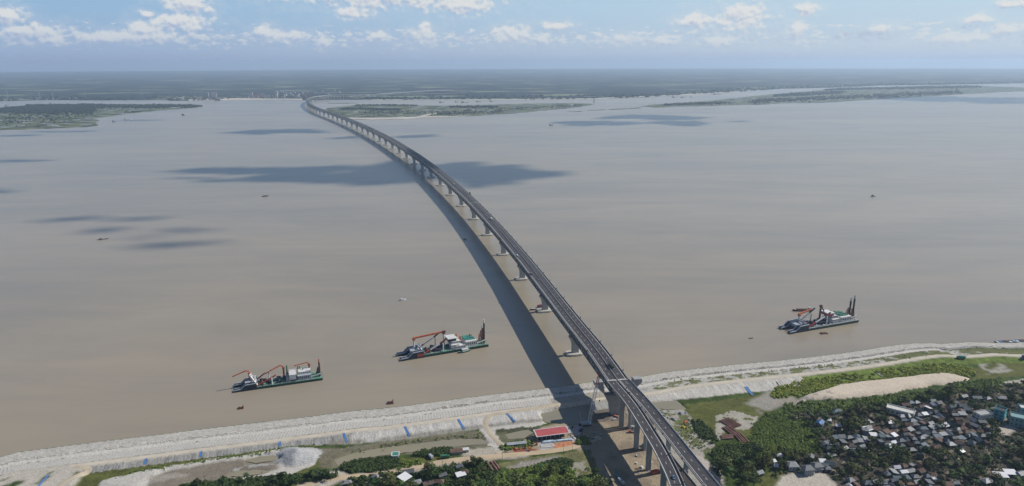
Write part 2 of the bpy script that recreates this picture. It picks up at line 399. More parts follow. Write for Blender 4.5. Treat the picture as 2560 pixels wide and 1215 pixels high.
for k, (nm, pts) in enumerate(isl.items()):
    o = sheet('river_island', jitter([at(*p) for p in pts], 16, 45, 20 + k, True), 1.1, CHAR, 2.0); tag(o, kind='structure')
for k, (a, b, c, d) in enumerate([((1420, 279), (1455, 277.5), (1456, 278.8), (1420, 280)), ((1470, 275.5), (1510, 273.5), (1512, 275), (1472, 276.6)), ((1520, 273), (1600, 268.5), (1598, 271), (1526, 274.6)), ((820, 258), (895, 257.4), (893, 258.6), (825, 259.2))]):
    o = sheet('river_island', jitter([at(*p) for p in (a, b, c, d)], 6, 25, 50 + k, True), 0.9, CHAR); tag(o, kind='structure')
beach = [(868, 294.5), (940, 294.8), (1040, 292), (1058, 288), (1090, 282), (1096, 283.5), (1062, 290.5), (1130, 290.5), (1180, 288.5), (1130, 292.6), (1050, 294.8), (1010, 298), (930, 299.6), (866, 297.5)]
tag(sheet('sand_beach', jitter([at(*p) for p in beach], 4, 40, 61, True), 1.35, SANDM), kind='structure')

# woods on the far plain and the islands: stands of broad crowns, far too many to count
FOL_FAR = mat('far_foliage', (0.014, 0.027, 0.017), 0.95, 0.5, 0.02, spec=0.1)
def inside(poly_, x, y):
    x = np.asarray(x); y = np.asarray(y); c = np.zeros(x.shape, bool); n = len(poly_)
    for i in range(n):
        x0, y0 = poly_[i]; x1, y1 = poly_[(i + 1) % n]
        if y0 == y1: continue
        m = ((y0 > y) != (y1 > y)) & (x < (x1 - x0) * (y - y0) / (y1 - y0) + x0); c ^= m
    return c
def crowns(pts, name, m, rng, rmin, rmax, hmin, hmax, z0=1.0, n=7):
    """many irregular crowns in one mesh"""
    V = []; Fc = []; base = 0
    for (x, y, s) in pts:
        r = rng.uniform(rmin, rmax) * s; h = rng.uniform(hmin, hmax) * (0.6 + 0.4 * s); ph = rng.uniform(0, 6.28)
        rings = [(0.75, 0.12), (1.0, 0.45), (0.72, 0.8)]
        for (rr, zz) in rings:
            for k in range(n):
                a = ph + 6.2832 * k / n; q = r * rr * rng.uniform(0.72, 1.25)
                V.append((x + q * math.cos(a), y + q * math.sin(a), z0 + h * zz * rng.uniform(0.85, 1.15)))
        V.append((x + rng.uniform(-.3, .3) * r, y + rng.uniform(-.3, .3) * r, z0 + h * rng.uniform(0.92, 1.1)))
        for i in range(2):
            for k in range(n):
                a = base + i * n + k; b = base + i * n + (k + 1) % n; Fc.append((a, b, b + n, a + n))
        t_ = base + 3 * n
        for k in range(n): Fc.append((base + 2 * n + k, base + 2 * n + (k + 1) % n, t_))
        base = len(V)
    b = MB(); b.v = V; b.f = Fc
    return b.build(name, m)
rg = random.Random(11)
# along the far shore: belts that follow the water's edge, thinning inland
pts = []
fsv = [Vector((x, y, 0)) for x, y in fs]
acc = 0
belt_gap = lambda x: math.sin(x * 0.0042) + math.sin(x * 0.0113 + 1.0) * 0.7 + math.sin(x * 0.031) * 0.4
for i in range(len(fsv) - 1):
    a, b = fsv[i], fsv[i + 1]
    if a.x < -5200 or a.x > 7800: continue
    d = (b - a).length
    for j in range(int(d / 9)):
        p = a.lerp(b, rg.random()); dep = 25 + abs(rg.gauss(0, 1)) * 420
        dirv = Vector((p.x, p.y, 0)).normalized(); q = p + dirv * dep
        if -2750 < q.x < -1450 and dep < 420 and rg.random() < 0.93: continue
        if belt_gap(q.x + q.y * 0.9) < -0.95 + 0.3 * rg.random(): continue
        pts.append((q.x, q.y, 1.0))
tag(crowns(pts, 'far_woods', FOL_FAR, rg, 9, 22, 7, 14), kind='stuff')
FOL_ISL = mat('island_foliage', (0.013, 0.027, 0.017), 0.95, 0.45, 0.03, spec=0.1)
pts = []
for (x0, y0, x1, y1, w, n, s) in [(0, 270, 250, 264.5, 4.2, 1000, 1.5), (0, 276, 230, 276, 8, 1500, 1.5), (60, 264, 240, 266, 2.4, 400, 1.4), (250, 267, 508, 266, 4.0, 1300, 1.4), (0, 300, 200, 290, 14, 200, .7), (320, 281, 345, 281, 1.5, 30, .7),
                                  (880, 263.5, 1040, 264, 1.2, 200, 1), (860, 272.5, 1000, 275, 1.6, 330, 1), (1130, 268, 1240, 268, 2.2, 300, .9), (900, 283, 1250, 281, 6, 330, .45), (1080, 286, 1260, 278, 4, 170, .45), (1240, 275, 1460, 263, 2.5, 200, .4),
                                  (1660, 262.5, 1815, 257.5, 2.6, 260, .9), (1940, 240, 2100, 231, 3.0, 700, 1.5), (2060, 224, 2450, 217, 2.6, 1300, 1.6), (1880, 254, 2400, 231, 5, 1000, 1.3), (1420, 278.6, 1600, 270, .7, 60, .5)]:
    for k in range(n):
        u = rg.random(); px = x0 + (x1 - x0) * u + rg.gauss(0, 6); py = y0 + (y1 - y0) * u + rg.gauss(0, 0.5) * w
        pts.append((*at(px, py), s))
inside_any = [[at(*p) for p in v] for v in isl.values()]
pts = [p for p in pts if any(inside(q, [p[0]], [p[1]])[0] for q in inside_any)]
tag(crowns(pts, 'island_woods', FOL_ISL, rg, 4.5, 10, 4.5, 10), kind='stuff')
# ------------------------------------------------------------------ bridge centre line
C4 = (2.64913679e-09, -5.87749267e-05, -9.55047512e-02, 1.79828495e+02)
def c4(y): return ((C4[0] * y + C4[1]) * y + C4[2]) * y + C4[3]
ctrl = [(c4(y) + (4 if y < 700 else 1.5 if y < 780 else 0), y) for y in (560, 615, 690, 770, 900, 1060, 1300, 1600, 2000, 2400, 2800, 3200, 3600, 4000, 4400)]
ctrl += [(-1340, 4800), (-1500, 5200), (-1640, 5600), (-1740, 5950), (-1800, 6250), (-1805, 6500), (-1740, 6720), (-1610, 6900), (-1430, 7050), (-1200, 7220), (-900, 7450), (-500, 7750)]
def crom(P, step=4.0):
    o = []
    P = [Vector((*p, 0)) if len(p) == 2 else Vector(p) for p in P]
    P = [P[0] * 2 - P[1]] + P + [P[-1] * 2 - P[-2]]
    for i in range(1, len(P) - 2):
        n = max(2, int((P[i + 1] - P[i]).length / step))
        for j in range(n):
            t = j / n; a, b, c, d = P[i - 1], P[i], P[i + 1], P[i + 2]
            o.append(0.5 * ((2 * b) + (c - a) * t + (2 * a - 5 * b + 4 * c - d) * t * t + (3 * b - a - 3 * c + d) * t ** 3))
    o.append(P[-2]); return o
class Path:
    def __init__(s, pts):
        s.p = crom(pts); s.d = [0.0]
        for a, b in zip(s.p, s.p[1:]): s.d.append(s.d[-1] + (b - a).length)
        s.len = s.d[-1]; s.da = np.array(s.d); s.pa = np.array([tuple(q) for q in s.p])
    def pt(s, u): return Vector([float(np.interp(u, s.da, s.pa[:, k])) for k in range(3)])
    def tan(s, u):
        d = s.pt(u + 4) - s.pt(u - 4); d.z = 0
        return d.normalized()
    def off(s, u, n, z=0.0):
        """n metres to the right of the path"""
        t = s.tan(u); q = s.pt(u); return Vector((q.x + t.y * n, q.y - t.x * n, q.z + z))
    def nearest(s, x, y):
        i = int(np.argmin((s.pa[:, 0] - x) ** 2 + (s.pa[:, 1] - y) ** 2)); return s.d[i]
def sweep(path, prof, us, closed=True):
    """cross section (n,z) carried along a path"""
    b = MB(); rings = [[tuple(path.off(u, n, z)) for n, z in prof] for u in us]
    if closed: b.loft(rings)
    else:
        n = len(prof)
        for r in rings: b.v += r
        for k in range(len(rings) - 1):
            for j in range(n - 1):
                a = k * n + j; b.f.append((a, a + 1, a + n + 1, a + n))
    return b
def merge(*bs):
    o = MB()
    for b in bs:
        i = len(o.v); o.v += b.v; o.f += [tuple(k + i for k in f) for f in b.f]
    return o
def frange(a, b, st):
    n = max(1, int(round((b - a) / st))); return [a + (b - a) * k / n for k in range(n + 1)]
BP = Path(ctrl)
U0 = BP.nearest(c4(615) + 4, 615)
SPAN = 150.0; NSP = 41
ZD = 38.0
def U(s): return U0 + s
us = frange(U0, U0 + NSP * SPAN, 12.5)
bridge = thing('truss_bridge', 'very long curving two level truss bridge with a dark road deck crossing the muddy river', 'bridge')
sweep(BP, [(-11, ZD - .1), (-11, ZD - .75), (-6.8, ZD - 1.3), (6.8, ZD - 1.3), (11, ZD - .75), (11, ZD - .1)], us).build('deck', CONC2, bridge)
road = sweep(BP, [(-10.2, ZD + .02), (-.35, ZD + .06)], us, False); road2 = sweep(BP, [(.35, ZD + .06), (10.2, ZD + .02)], us, False)
merge(road, road2).build('road_surface', ASPH, bridge)
for n0, n1, h in ((-11.1, -10.6, 1.15), (10.6, 11.1, 1.15)):
    sweep(BP, [(n0, ZD - .15), (n1, ZD - .15), (n1 - .1 * (1 if n1 > 0 else 0), ZD + h), (n0 + .1 * (0 if n1 > 0 else 1), ZD + h)], us).build('parapet', CONC, bridge)
sweep(BP, [(-.32, ZD), (.32, ZD), (.15, ZD + .95), (-.15, ZD + .95)], us).build('median_barrier', CONC, bridge)
mk = MB()
def dash(path, a, b, n, w, z, mk):
    p0, p1, p2, p3 = path.off(a, n - w, z), path.off(a, n + w, z), path.off(b, n + w, z), path.off(b, n - w, z)
    mk.quad(p0, p1, p2, p3)
for n in (-8.55, 8.55):
    u_ = frange(U0, U0 + 4000, 20)
    for a, b in zip(u_, u_[1:]): dash(BP, a, b, n, .2, ZD + .075, mk)
s_ = 0.0
while s_ < 2600:
    for n in (-4.45, 4.45): dash(BP, U0 + s_, U0 + s_ + 3.0, n, .14, ZD + .085, mk)
    s_ += 12.5
mk.build('lane_markings', LINE, bridge)
for k in range(0, 8):
    ej = MB()
    for n0, n1 in ((-10.3, -.33), (.33, 10.3)):
        a = U0 + k * 900 - 1.2 if k else U0 - .6
        w = 2.4
        p = [BP.off(a, n0, ZD + .10), BP.off(a, n1, ZD + .10), BP.off(a + w, n1, ZD + .10), BP.off(a + w, n0, ZD + .10)]
        ej.quad(*p)
    ej.build('expansion_joint', CONC, bridge)
# one truss span, then 41 of them
tr = MB(); zb, zt = 24.9, 36.3; hn = 6.1; PN = 8; pl = SPAN / PN
for sd in (-1, 1):
    n = hn * sd
    tr.box(0.3, SPAN - .3, n - .55, n + .55, zb - .7, zb + .7); tr.box(0.3, SPAN - .3, n - .55, n + .55, zt - .6, zt + .6)
    for k in range(PN + 1):
        x = min(max(k * pl, .8), SPAN - .8); tr.bar((x, n, zb), (x, n, zt), .75)
    for k in range(PN):
        a, b = k * pl, (k + 1) * pl
        tr.bar((a, n, zb if k % 2 == 0 else zt), (b, n, zt if k % 2 == 0 else zb), 1.0, 1.0)
for k in range(PN * 2 + 1):
    x = min(max(k * pl / 2, .7), SPAN - .7); tr.box(x - .3, x + .3, -hn, hn, zb - .4, zb + .4)
    tr.box(x - .3, x + .3, -10.2, 10.2, 36.0, 36.75)
tr_me = tr.mesh('truss_span', STEEL)
rl = MB().box(0, SPAN, -5.2, 5.2, zb + .42, zb + .8).box(0, SPAN, -5.2, -4.95, zb + .8, zb + 1.5).box(0, SPAN, 4.95, 5.2, zb + .8, zb + 1.5)
rl_me = rl.mesh('railway_deck', CONC2)
def ring(hw, hl, z, ch=0.3):
    c = ch * min(hw, hl)
    return [(-hl + c, -hw, z), (hl - c, -hw, z), (hl, -hw + c, z), (hl, hw - c, z), (hl - c, hw, z), (-hl + c, hw, z), (-hl, hw - c, z), (-hl, -hw + c, z)]
st = MB().loft([ring(4.6, 2.2, 1.0), ring(4.4, 1.9, 7), ring(4.4, 1.9, 12), ring(5.0, 1.95, 16), ring(6.3, 2.1, 19.3), ring(7.9, 2.4, 21.4), ring(8.2, 2.5, 22.2), ring(8.2, 2.5, 24.1)])
st_me = st.mesh('pier', CONC2)
cap = MB()
hexr = lambda k, z: [(-5.2 * k, -11.5 * k, z), (5.2 * k, -11.5 * k, z), (7.2 * k, -5 * k, z), (7.2 * k, 5 * k, z), (5.2 * k, 11.5 * k, z), (-5.2 * k, 11.5 * k, z), (-7.2 * k, 5 * k, z), (-7.2 * k, -5 * k, z)]
cap.loft([hexr(1, -4), hexr(1, 2.3), hexr(.97, 2.6)])
cap_me = cap.mesh('pile_cap', CAPM)
stb = MB().box(-7.3, 7.3, -11.7, 11.7, 0, 0.01)
for k in range(NSP):
    a = BP.pt(U(k * SPAN)); b = BP.pt(U((k + 1) * SPAN)); ang = math.atan2(b.y - a.y, b.x - a.x)
    o = ref(tr_me, 'truss_span', bridge, a, ang); ref(rl_me, 'railway_deck', o)
    if k:
        t = BP.tan(U(k * SPAN)); p = ref(st_me, 'pier', bridge, a, math.atan2(t.y, t.x)); ref(cap_me, 'pile_cap', p)
# transition piers at both ends: wide fork that holds the deck between two upstands
tp = MB()
for sd in (-1, 1):
    prof = [(6, 2), (8, 13), (14.5, 26), (24, 35.5), (24, 39), (15.8, 39), (13.2, 24), (0, 24), (0, 2)]
    f0_ = [(-3.6, sd * n, z) for n, z in prof]; f1_ = [(3.6, sd * n, z) for n, z in prof]
    if sd < 0: f0_, f1_ = f1_, f0_
    tp.loft([f0_, f1_])
tp.v = [(x, y, z - 0) for x, y, z in tp.v]
tp_me = tp.mesh('transition_pier', CONC2)
for s_ in (0, NSP * SPAN):
    a = BP.pt(U(s_)); t = BP.tan(U(s_)); ref(tp_me, 'transition_pier', bridge, a, math.atan2(t.y, t.x))
# far approach viaduct, curving away to the right
UE = U0 + NSP * SPAN
fa = thing('far_viaduct', 'pale approach viaduct curving right behind the far end of the bridge', 'viaduct')
ue = frange(UE, BP.len - 10, 20)
def zf(u): return 0.0 if u < UE + 300 else -min(26.0, (u - UE - 300) * 0.019)
def sweepz(path, prof, us, zf):
    b = MB(); b.loft([[tuple(path.off(u, n, z + zf(u))) for n, z in prof] for u in us]); return b
sweepz(BP, [(-12, 38), (-12, 36.6), (-3, 35), (3, 35), (12, 36.6), (12, 38)], ue, zf).build('deck', CONC, fa)
sweepz(BP, [(-12.1, 37.9), (-11.6, 37.9), (-11.6, 39.2), (-12.1, 39.2)], ue, zf).build('parapet', CONC, fa)
sweepz(BP, [(11.6, 37.9), (12.1, 37.9), (12.1, 39.2), (11.6, 39.2)], ue, zf).build('parapet', CONC, fa)
u_ = UE + 38
while u_ < UE + 1150:
    a = BP.pt(u_); t = BP.tan(u_); h = 36 + zf(u_)
    o = MB().box(-1.3, 1.3, -6, -2.5, 0, h).box(-1.3, 1.3, 2.5, 6, 0, h).build('pier', CONC2, fa); o.location = a; o.rotation_euler = (0, 0, math.atan2(t.y, t.x)); u_ += 38
# lower ramp that leaves the far viaduct on the inside
RP = Path([(BP.off(UE + 60, 16).x, BP.off(UE + 60, 16).y, 33), (BP.off(UE + 200, 40).x, BP.off(UE + 200, 40).y, 29), (BP.off(UE + 420, 70).x, BP.off(UE + 420, 70).y, 24), (BP.off(UE + 700, 90).x, BP.off(UE + 700, 90).y, 15), (BP.off(UE + 950, 100).x, BP.off(UE + 950, 100).y, 5)])
rv = thing('railway_viaduct', 'lower pale viaduct sloping down inside the far approach curve', 'viaduct')
sweep(RP, [(-5, 0), (-5, -2.2), (5, -2.2), (5, 0)], frange(0, RP.len, 20)).build('deck', CONC, rv)
u_ = 20
while u_ < RP.len - 10:
    a = RP.pt(u_); t = RP.tan(u_); o = MB().box(-1, 1, -2.4, 2.4, 0, a.z - 2).build('pier', CONC2, rv); o.location = (a.x, a.y, 0); o.rotation_euler = (0, 0, math.atan2(t.y, t.x)); u_ += 38

FR = Path([at(p[0], p[1], 8) for p in ((868, 239.5), (930, 235.5), (975, 232.0), (1030, 228.5), (1075, 225.5), (1130, 224.2))])
b_ = MB()
for u in frange(0, FR.len, 60):
    for n, z in ((-20, 1.7), (-11, 6), (11, 6), (20, 1.7)): b_.v.append(tuple(FR.off(u, n, z)))
for i in range(len(b_.v) // 4 - 1):
    for j in range(3): a = i * 4 + j; b_.f.append((a, a + 1, a + 5, a + 4))
tag(b_.build('far_road', CONC2), kind='structure')
# ---- near approach: two road viaducts that part, the railway between and below
def viaduct(name, label, pts, w, zt, piers, colw, surface=True, zlow=-.1, left=False):
    P = Path([(x, y, zt + (y - 613) * 0.004) for x, y in pts])
    r = thing(name, label, 'viaduct')
    uu = frange(0, P.len, 6)
    sweep(P, [(-w, -.05), (-w, -.55), (-w * .45, -2.2), (w * .45, -2.2), (w, -.55), (w, -.05)], uu).build('deck', CONC2, r)
    for sg in (-1, 1):
        sweep(P, [(sg * w - .25, -.1), (sg * w + .25, -.1), (sg * w + .15, 1.15), (sg * w - .15, 1.15)], uu).build('parapet', CONC, r)
    if surface:
        sweep(P, [(-w + .35, .02), (w - .35, .02)], uu, False).build('road_surface', ASPH, r)
        m = MB(); u = 4.0
        while u < P.len - 4: dash(P, u, u + 3.0, 0.8 if left else -.8, .14, .05, m); u += 12.5
        for n in ((-w + 2.3), (w - .9)) if left else ((w - 2.3), (-w + .9)):
            for a, b in zip(uu, uu[1:]): dash(P, a, b, n, .17, .045, m)
        m.build('lane_markings', LINE, r)
        for a in (95, 133, 171): MB().quad(P.off(a, -w + .4, .06), P.off(a, w - .4, .06), P.off(a + .8, w - .4, .06), P.off(a + .8, -w + .4, .06)).build('expansion_joint', DARK, r)
    else:
        sweep(P, [(-w + .3, .03), (w - .3, .03)], uu, False).build('track_bed', mat('track_ballast', (0.075, 0.068, 0.064), .95, .3, .5), r)
        t = MB()
        for n in (-.72, .72):
            for a, b in zip(uu, uu[1:]): t.bar(P.off(a, n, .2), P.off(b, n, .2), .12)
        t.build('rail', RUST, r)
    for y in piers:
        u = P.nearest(P.pt(0).x, y) if False else P.d[int(np.argmin(np.abs(P.pa[:, 1] - y)))]
        a = P.pt(u); t = P.tan(u); h = a.z - 2.0
        cw = colw
        o = MB().loft([ring(cw / 2, 1.25, 0, .25), ring(cw / 2, 1.25, h - 5, .25), ring(min(w * .8, cw / 2 + 1.4), 1.3, h - 1.2, .25), ring(min(w * .8, cw / 2 + 1.4), 1.3, h + .1, .25)]).build('pier', CONC2, r)
        o.location = (a.x, a.y, 0); o.rotation_euler = (0, 0, math.atan2(t.y, t.x))
    return P, r
q0 = BP.pt(U0); tq = BP.tan(U0); nq = Vector((tq.y, -tq.x, 0))
def qn(n, b=0): v = q0 + nq * n - tq * b; return (v.x, v.y)
LP, lv = viaduct('road_viaduct', 'left of the two road viaducts that curve down from the bridge on tall columns', [qn(-5.55, .8), (109.0, 567), (116.6, 513), (120.0, 482), (121.6, 443), (119, 400), (112, 350)], 5.6, ZD, (588, 551, 515, 479, 443, 407), 4.6, left=True)
RPp, rvv = viaduct('road_viaduct', 'right road viaduct running straight on from the bridge beside the scrub', [qn(5.55, .8), (121.8, 565), (128.4, 533), (133.0, 511), (138.6, 482), (146.8, 442.5), (157, 400), (170, 350)], 5.9, ZD, (590, 553, 517, 481, 445, 409), 3.6)
KP, kv = viaduct('railway_viaduct', 'narrow dark railway viaduct lying lower between the two parting road viaducts', [qn(0, .8), (112.5, 580), (120.5, 540), (127.3, 507), (137.5, 461.5), (150, 410), (163, 360)], 3.3, 25.5, (586, 549, 513, 477, 441), 2.4, surface=False)
# ------------------------------------------------------------------ near bank: shoreline and height field
SHORE_PX = [(-420, 1238), (-200, 1200), (-60, 1180), (0, 1169), (39, 1156), (117, 1145.5), (195, 1135), (293, 1123), (391, 1111), (500, 1097), (595, 1086), (693, 1074), (791, 1062), (900, 1048), (955, 1044),
            (1091, 1026.4), (1250, 1005), (1382, 990), (1470, 977), (1504, 972.6), (1597, 963.5), (1685, 948), (1789, 936), (1900, 924.6), (2020, 912.5), (2140, 897.5), (2260, 878.5), (2320, 873), (2350, 874),
            (2368, 876), (2440, 870.5), (2480, 872), (2520, 873.5), (2580, 871), (2750, 856), (3000, 838)]
SHP = Path([at(*p) for p in SHORE_PX])
GX0, GX1, GY0, GY1, GS = -760.0, 960.0, 425.0, 900.0, 1.7
gx = np.arange(GX0, GX1, GS); gy = np.arange(GY0, GY1, GS)
X, Y = np.meshgrid(gx, gy)
def vnoise(x, y, sc, seed, octv=4, rough=.55):
    r = np.random.RandomState(seed); T = r.rand(256, 256); o = 0; a = 1; tot = 0
    for k in range(octv):
        xx = x / sc * 2 ** k + 13.7 * k + seed; yy = y / sc * 2 ** k + 7.3 * k
        xi = np.floor(xx).astype(int); yi = np.floor(yy).astype(int); fx = xx - xi; fy = yy - yi
        fx = fx * fx * (3 - 2 * fx); fy = fy * fy * (3 - 2 * fy)
        t = lambda i, j: T[(i) % 256, (j) % 256]
        o = o + a * ((t(xi, yi) * (1 - fx) + t(xi + 1, yi) * fx) * (1 - fy) + (t(xi, yi + 1) * (1 - fx) + t(xi + 1, yi + 1) * fx) * fy)
        tot += a; a *= rough
    return o / tot
def shore_dist(x, y):
    """distance behind the water's edge (negative: in the river) and place along it"""
    P = SHP.pa[::3, :2]; D = SHP.da[::3]
    best = np.full(x.shape, 1e9); sg = np.ones(x.shape); uu = np.zeros(x.shape)
    for i in range(len(P) - 1):
        a = P[i]; d = P[i + 1] - a; l2 = d @ d; l = math.sqrt(l2)
        t = np.clip(((x - a[0]) * d[0] + (y - a[1]) * d[1]) / l2, 0, 1)
        ex = x - a[0] - d[0] * t; ey = y - a[1] - d[1] * t; q = ex * ex + ey * ey; m = q < best
        best = np.where(m, q, best); sg = np.where(m, np.sign(d[1] * ex - d[0] * ey), sg); uu = np.where(m, D[i] + t * l, uu)
    return np.sqrt(best) * sg, uu
XW = X + (vnoise(X, Y, 9, 3) - .5) * 6; YW = Y + (vnoise(X, Y, 9, 4) - .5) * 6
Sd, Ud = shore_dist(X, Y)
def blur(m, k):
    m = m.astype(float)
    for _ in range(k):
        m = (m + np.roll(m, 1, 0) + np.roll(m, -1, 0) + np.roll(m, 1, 1) + np.roll(m, -1, 1)) / 5
    return m
def zone(pts, z=3.0, warp=True): return inside(poly(pts, z), XW if warp else X, YW if warp else Y)
xb = lambda px, py=1100: at(px, py, 2)[0]
XBR = 95.0
leftside = X < XBR
# inner edge of the embankment crown and toe of its slope
s_top = np.full(X.shape, 32.5)
toe = np.interp(X, [-420, -190, -150, -40, 30, 60, 130, 200, 330, 400, 700], [40, 40, 48, 50, 52, 53, 38, 51, 52, 46, 44])
crown = 4.6
ZB = 2.4 + (vnoise(X, Y, 30, 9) - .5) * .8
prof = np.interp(Sd, [-20, -6, 0, 4, 8.5, 24, 25], [-6, -2, 0.05, 1.2, 1.5, crown - .1, crown])
inner = crown + (ZB - crown) * np.clip((Sd - s_top) / (toe - s_top), 0, 1)
Z = np.where(Sd < 25, prof, inner)
plate = blur(zone([(-500, 1165), (205, 1165), (212, 1180), (182, 1218), (150, 1400), (-500, 1500)], 4.0, False), 2) * (Sd > 24)
Z = Z * (1 - plate) + crown * plate
# colours
C = np.zeros(X.shape + (3,)); VEG = np.zeros(X.shape)
def paint(mask, col, var=.12, veg=0.0, nsc=5, seed=1, soft=0):
    m = blur(mask, soft) if soft else mask.astype(float)
    n = (vnoise(X, Y, nsc, seed) - .5) * 2 * var + 1
    for k in range(3): C[..., k] = C[..., k] * (1 - m) + col[k] * n * m
    VEG[:] = VEG * (1 - m) + veg * m
G_OL = (.105, .112, .030); G_GR = (.050, .078, .016); G_BR = (.135, .18, .035); SAND = (.42, .375, .30); SANDW = (.50, .47, .41); GREY = (.35, .34, .31); MUD = (.215, .185, .14); DIRT = (.33, .265, .18)
VIL = (.068, .060, .046); PALE = (.58, .495, .38)
paint(np.ones(X.shape, bool), G_GR, .25, 1, 12, 5)
n1 = vnoise(XW, YW, 22, 21); n2 = vnoise(XW, YW, 7, 22)
# --- left of the bridge
paint(zone([(170, 1225), (200, 1180), (300, 1172), (500, 1142), (700, 1114), (790, 1106), (805, 1165), (790, 1170), (760, 1225)]), G_OL, .25, .8, 6, 6)
paint(zone([(228, 1225), (262, 1199), (330, 1183), (400, 1171), (480, 1156), (510, 1152), (520, 1149), (590, 1141), (660, 1129), (700, 1119), (770, 1117), (786, 1122), (792, 1148), (784, 1162), (730, 1182), (640, 1196), (540, 1206), (470, 1215), (460, 1240)]), SANDW, .1, 0, 6, 7)
paint(zone([(362, 1225), (375, 1198), (410, 1180), (470, 1167), (540, 1156), (610, 1147), (680, 1137), (705, 1143), (695, 1160), (700, 1172), (640, 1182), (560, 1196), (520, 1206), (450, 1214), (440, 1240)]), MUD, .2, .1, 7, 8, 1)
paint(zone([(372, 1190), (440, 1180), (480, 1186), (420, 1205), (372, 1210)]) & (n2 > .45), (.32, .29, .24), .2, 0, 3, 8, 1)
paint(zone([(576, 1170), (620, 1160), (680, 1152), (700, 1156), (640, 1166), (590, 1176)]) & (n2 > .5), GREY, .2, 0, 3, 8)
paint(zone([(795, 1118), (842, 1118), (850, 1150), (836, 1166), (800, 1172)]), MUD, .15, .1, 7, 9, 2)
# pond and its muddy rim
paint(zone([(800, 1140), (830, 1122), (900, 1112), (1000, 1097), (1100, 1082), (1215, 1074), (1232, 1100), (1238, 1112), (1180, 1122), (1000, 1144), (860, 1168), (800, 1170)]), (.17, .155, .10), .25, .4, 5, 10)
paint(zone([(848, 1170), (880, 1150), (950, 1143), (1000, 1138), (1090, 1124), (1200, 1119), (1236, 1113), (1243, 1120), (1190, 1138), (1080, 1156), (1000, 1172), (920, 1186), (870, 1182)]), G_GR, .3, 1, 5, 11)
paint(zone([(1000, 1146), (1070, 1142), (1140, 1138), (1075, 1156), (1000, 1158)]), G_OL, .2, .7, 5, 11)
paint(zone([(700, 1240), (790, 1182), (850, 1172), (880, 1186), (820, 1215), (800, 1240)]), (.45, .40, .33), .12, 0, 5, 12, 1)
paint(zone([(840, 1225), (860, 1188), (960, 1176), (1090, 1155), (1180, 1140), (1260, 1132), (1320, 1128), (1320, 1142), (1200, 1152), (1090, 1172), (960, 1195), (880, 1215)]), (.38, .33, .26), .15, .1, 5, 13, 1)
paint(zone([(1150, 1124), (1212, 1118), (1235, 1112), (1262, 1128), (1230, 1140), (1160, 1140)]), SAND, .12, 0, 5, 12, 1)
# loop road surroundings, white slope beside it, swamp
paint(zone([(1188, 1044), (1240, 1032), (1330, 1022), (1345, 1028), (1365, 1056), (1330, 1068), (1236, 1072), (1262, 1120), (1240, 1128), (1222, 1112), (1196, 1060)]), SANDW, .1, 0, 5, 14)
paint(zone([(1236, 1072), (1330, 1066), (1345, 1075), (1335, 1090), (1310, 1102), (1262, 1112), (1250, 1098)]), (.13, .125, .07), .3, .6, 5, 15)
paint(zone([(1240, 1070), (1345, 1064), (1350, 1072), (1290, 1078), (1242, 1078)]) & (n2 > .42), (.07, .075, .04), .3, .8, 4, 15)
# builders' yard round and under the bridge
paint(zone([(1330, 1090), (1355, 1066), (1400, 1056), (1470, 1050), (1520, 1000), (1620, 985), (1690, 1010), (1660, 1040), (1720, 1110), (1800, 1240), (1500, 1240), (1478, 1140), (1440, 1124), (1300, 1134), (1266, 1128), (1300, 1104)]), DIRT, .16, 0, 9, 16, 1)
paint(zone([(1500, 1040), (1640, 1040), (1700, 1240), (1500, 1240)]) & (n1 > .55), (.24, .19, .135), .2, 0, 4, 16, 1)
paint(zone([(1480, 1000), (1560, 1000), (1570, 1040), (1480, 1060)]) & (n2 > .45), (.15, .125, .10), .3, 0, 3, 16, 1)
paint(zone([(1380, 1108), (1432, 1100), (1434, 1116), (1390, 1124), (1362, 1122)]), (.50, .21, .11), .15, 0, 4, 17)
paint(zone([(1270, 1122), (1300, 1114), (1335, 1120), (1330, 1130), (1290, 1134)]), (.26, .09, .055), .3, 0, 3, 17)
paint(zone([(1342, 1106), (1385, 1103), (1382, 1122), (1345, 1124)]), (.42, .41, .39), .2, 0, 3, 17)
paint(zone([(1420, 1062), (1450, 1054), (1462, 1090), (1440, 1112), (1425, 1090)]) & (n2 > .40), (.42, .40, .36), .3, 0, 2.5, 18)
# south of the yard road
paint(zone([(1240, 1160), (1300, 1145), (1440, 1128), (1475, 1120), (1510, 1240), (1440, 1240), (1420, 1185), (1300, 1178)]), (.15, .145, .065), .3, .7, 6, 19)
paint(zone([(1268, 1165), (1310, 1152), (1400, 1140), (1420, 1150), (1360, 1160), (1300, 1172)]), (.30, .275, .235), .3, .1, 3.5, 19, 1)
paint(zone([(1400, 1160), (1460, 1150), (1480, 1190), (1440, 1200)]) & (n2 > .38), (.30, .28, .22), .25, .2, 3, 20)
# --- right of the bridge
paint(zone([(1640, 1015), (1715, 1016), (1735, 1050), (1765, 1090), (1795, 1125), (1760, 1130), (1800, 1240), (1690, 1240), (1640, 1080)]), (.34, .315, .265), .22, .1, 4, 23)
paint(zone([(1650, 1022), (1730, 1040), (1770, 1095), (1785, 1140), (1740, 1120), (1690, 1080)]) & (n2 > .50), (.13, .14, .06), .3, .7, 3, 24)
paint(zone([(1735, 1130), (1800, 1170), (1820, 1240), (1770, 1240), (1730, 1165)]), (.46, .41, .35), .12, 0, 6, 25, 1)
paint(zone([(1700, 1012), (1800, 1000), (1880, 985), (1930, 985), (1925, 1040), (1890, 1085), (1800, 1098), (1745, 1070), (1722, 1036)]), G_OL, .25, .7, 8, 26)
paint(zone([(1860, 1010), (1925, 975), (1960, 985), (1990, 1000), (1900, 1035)]) & (n1 > .36), (.29, .27, .225), .15, .1, 6, 27, 2)
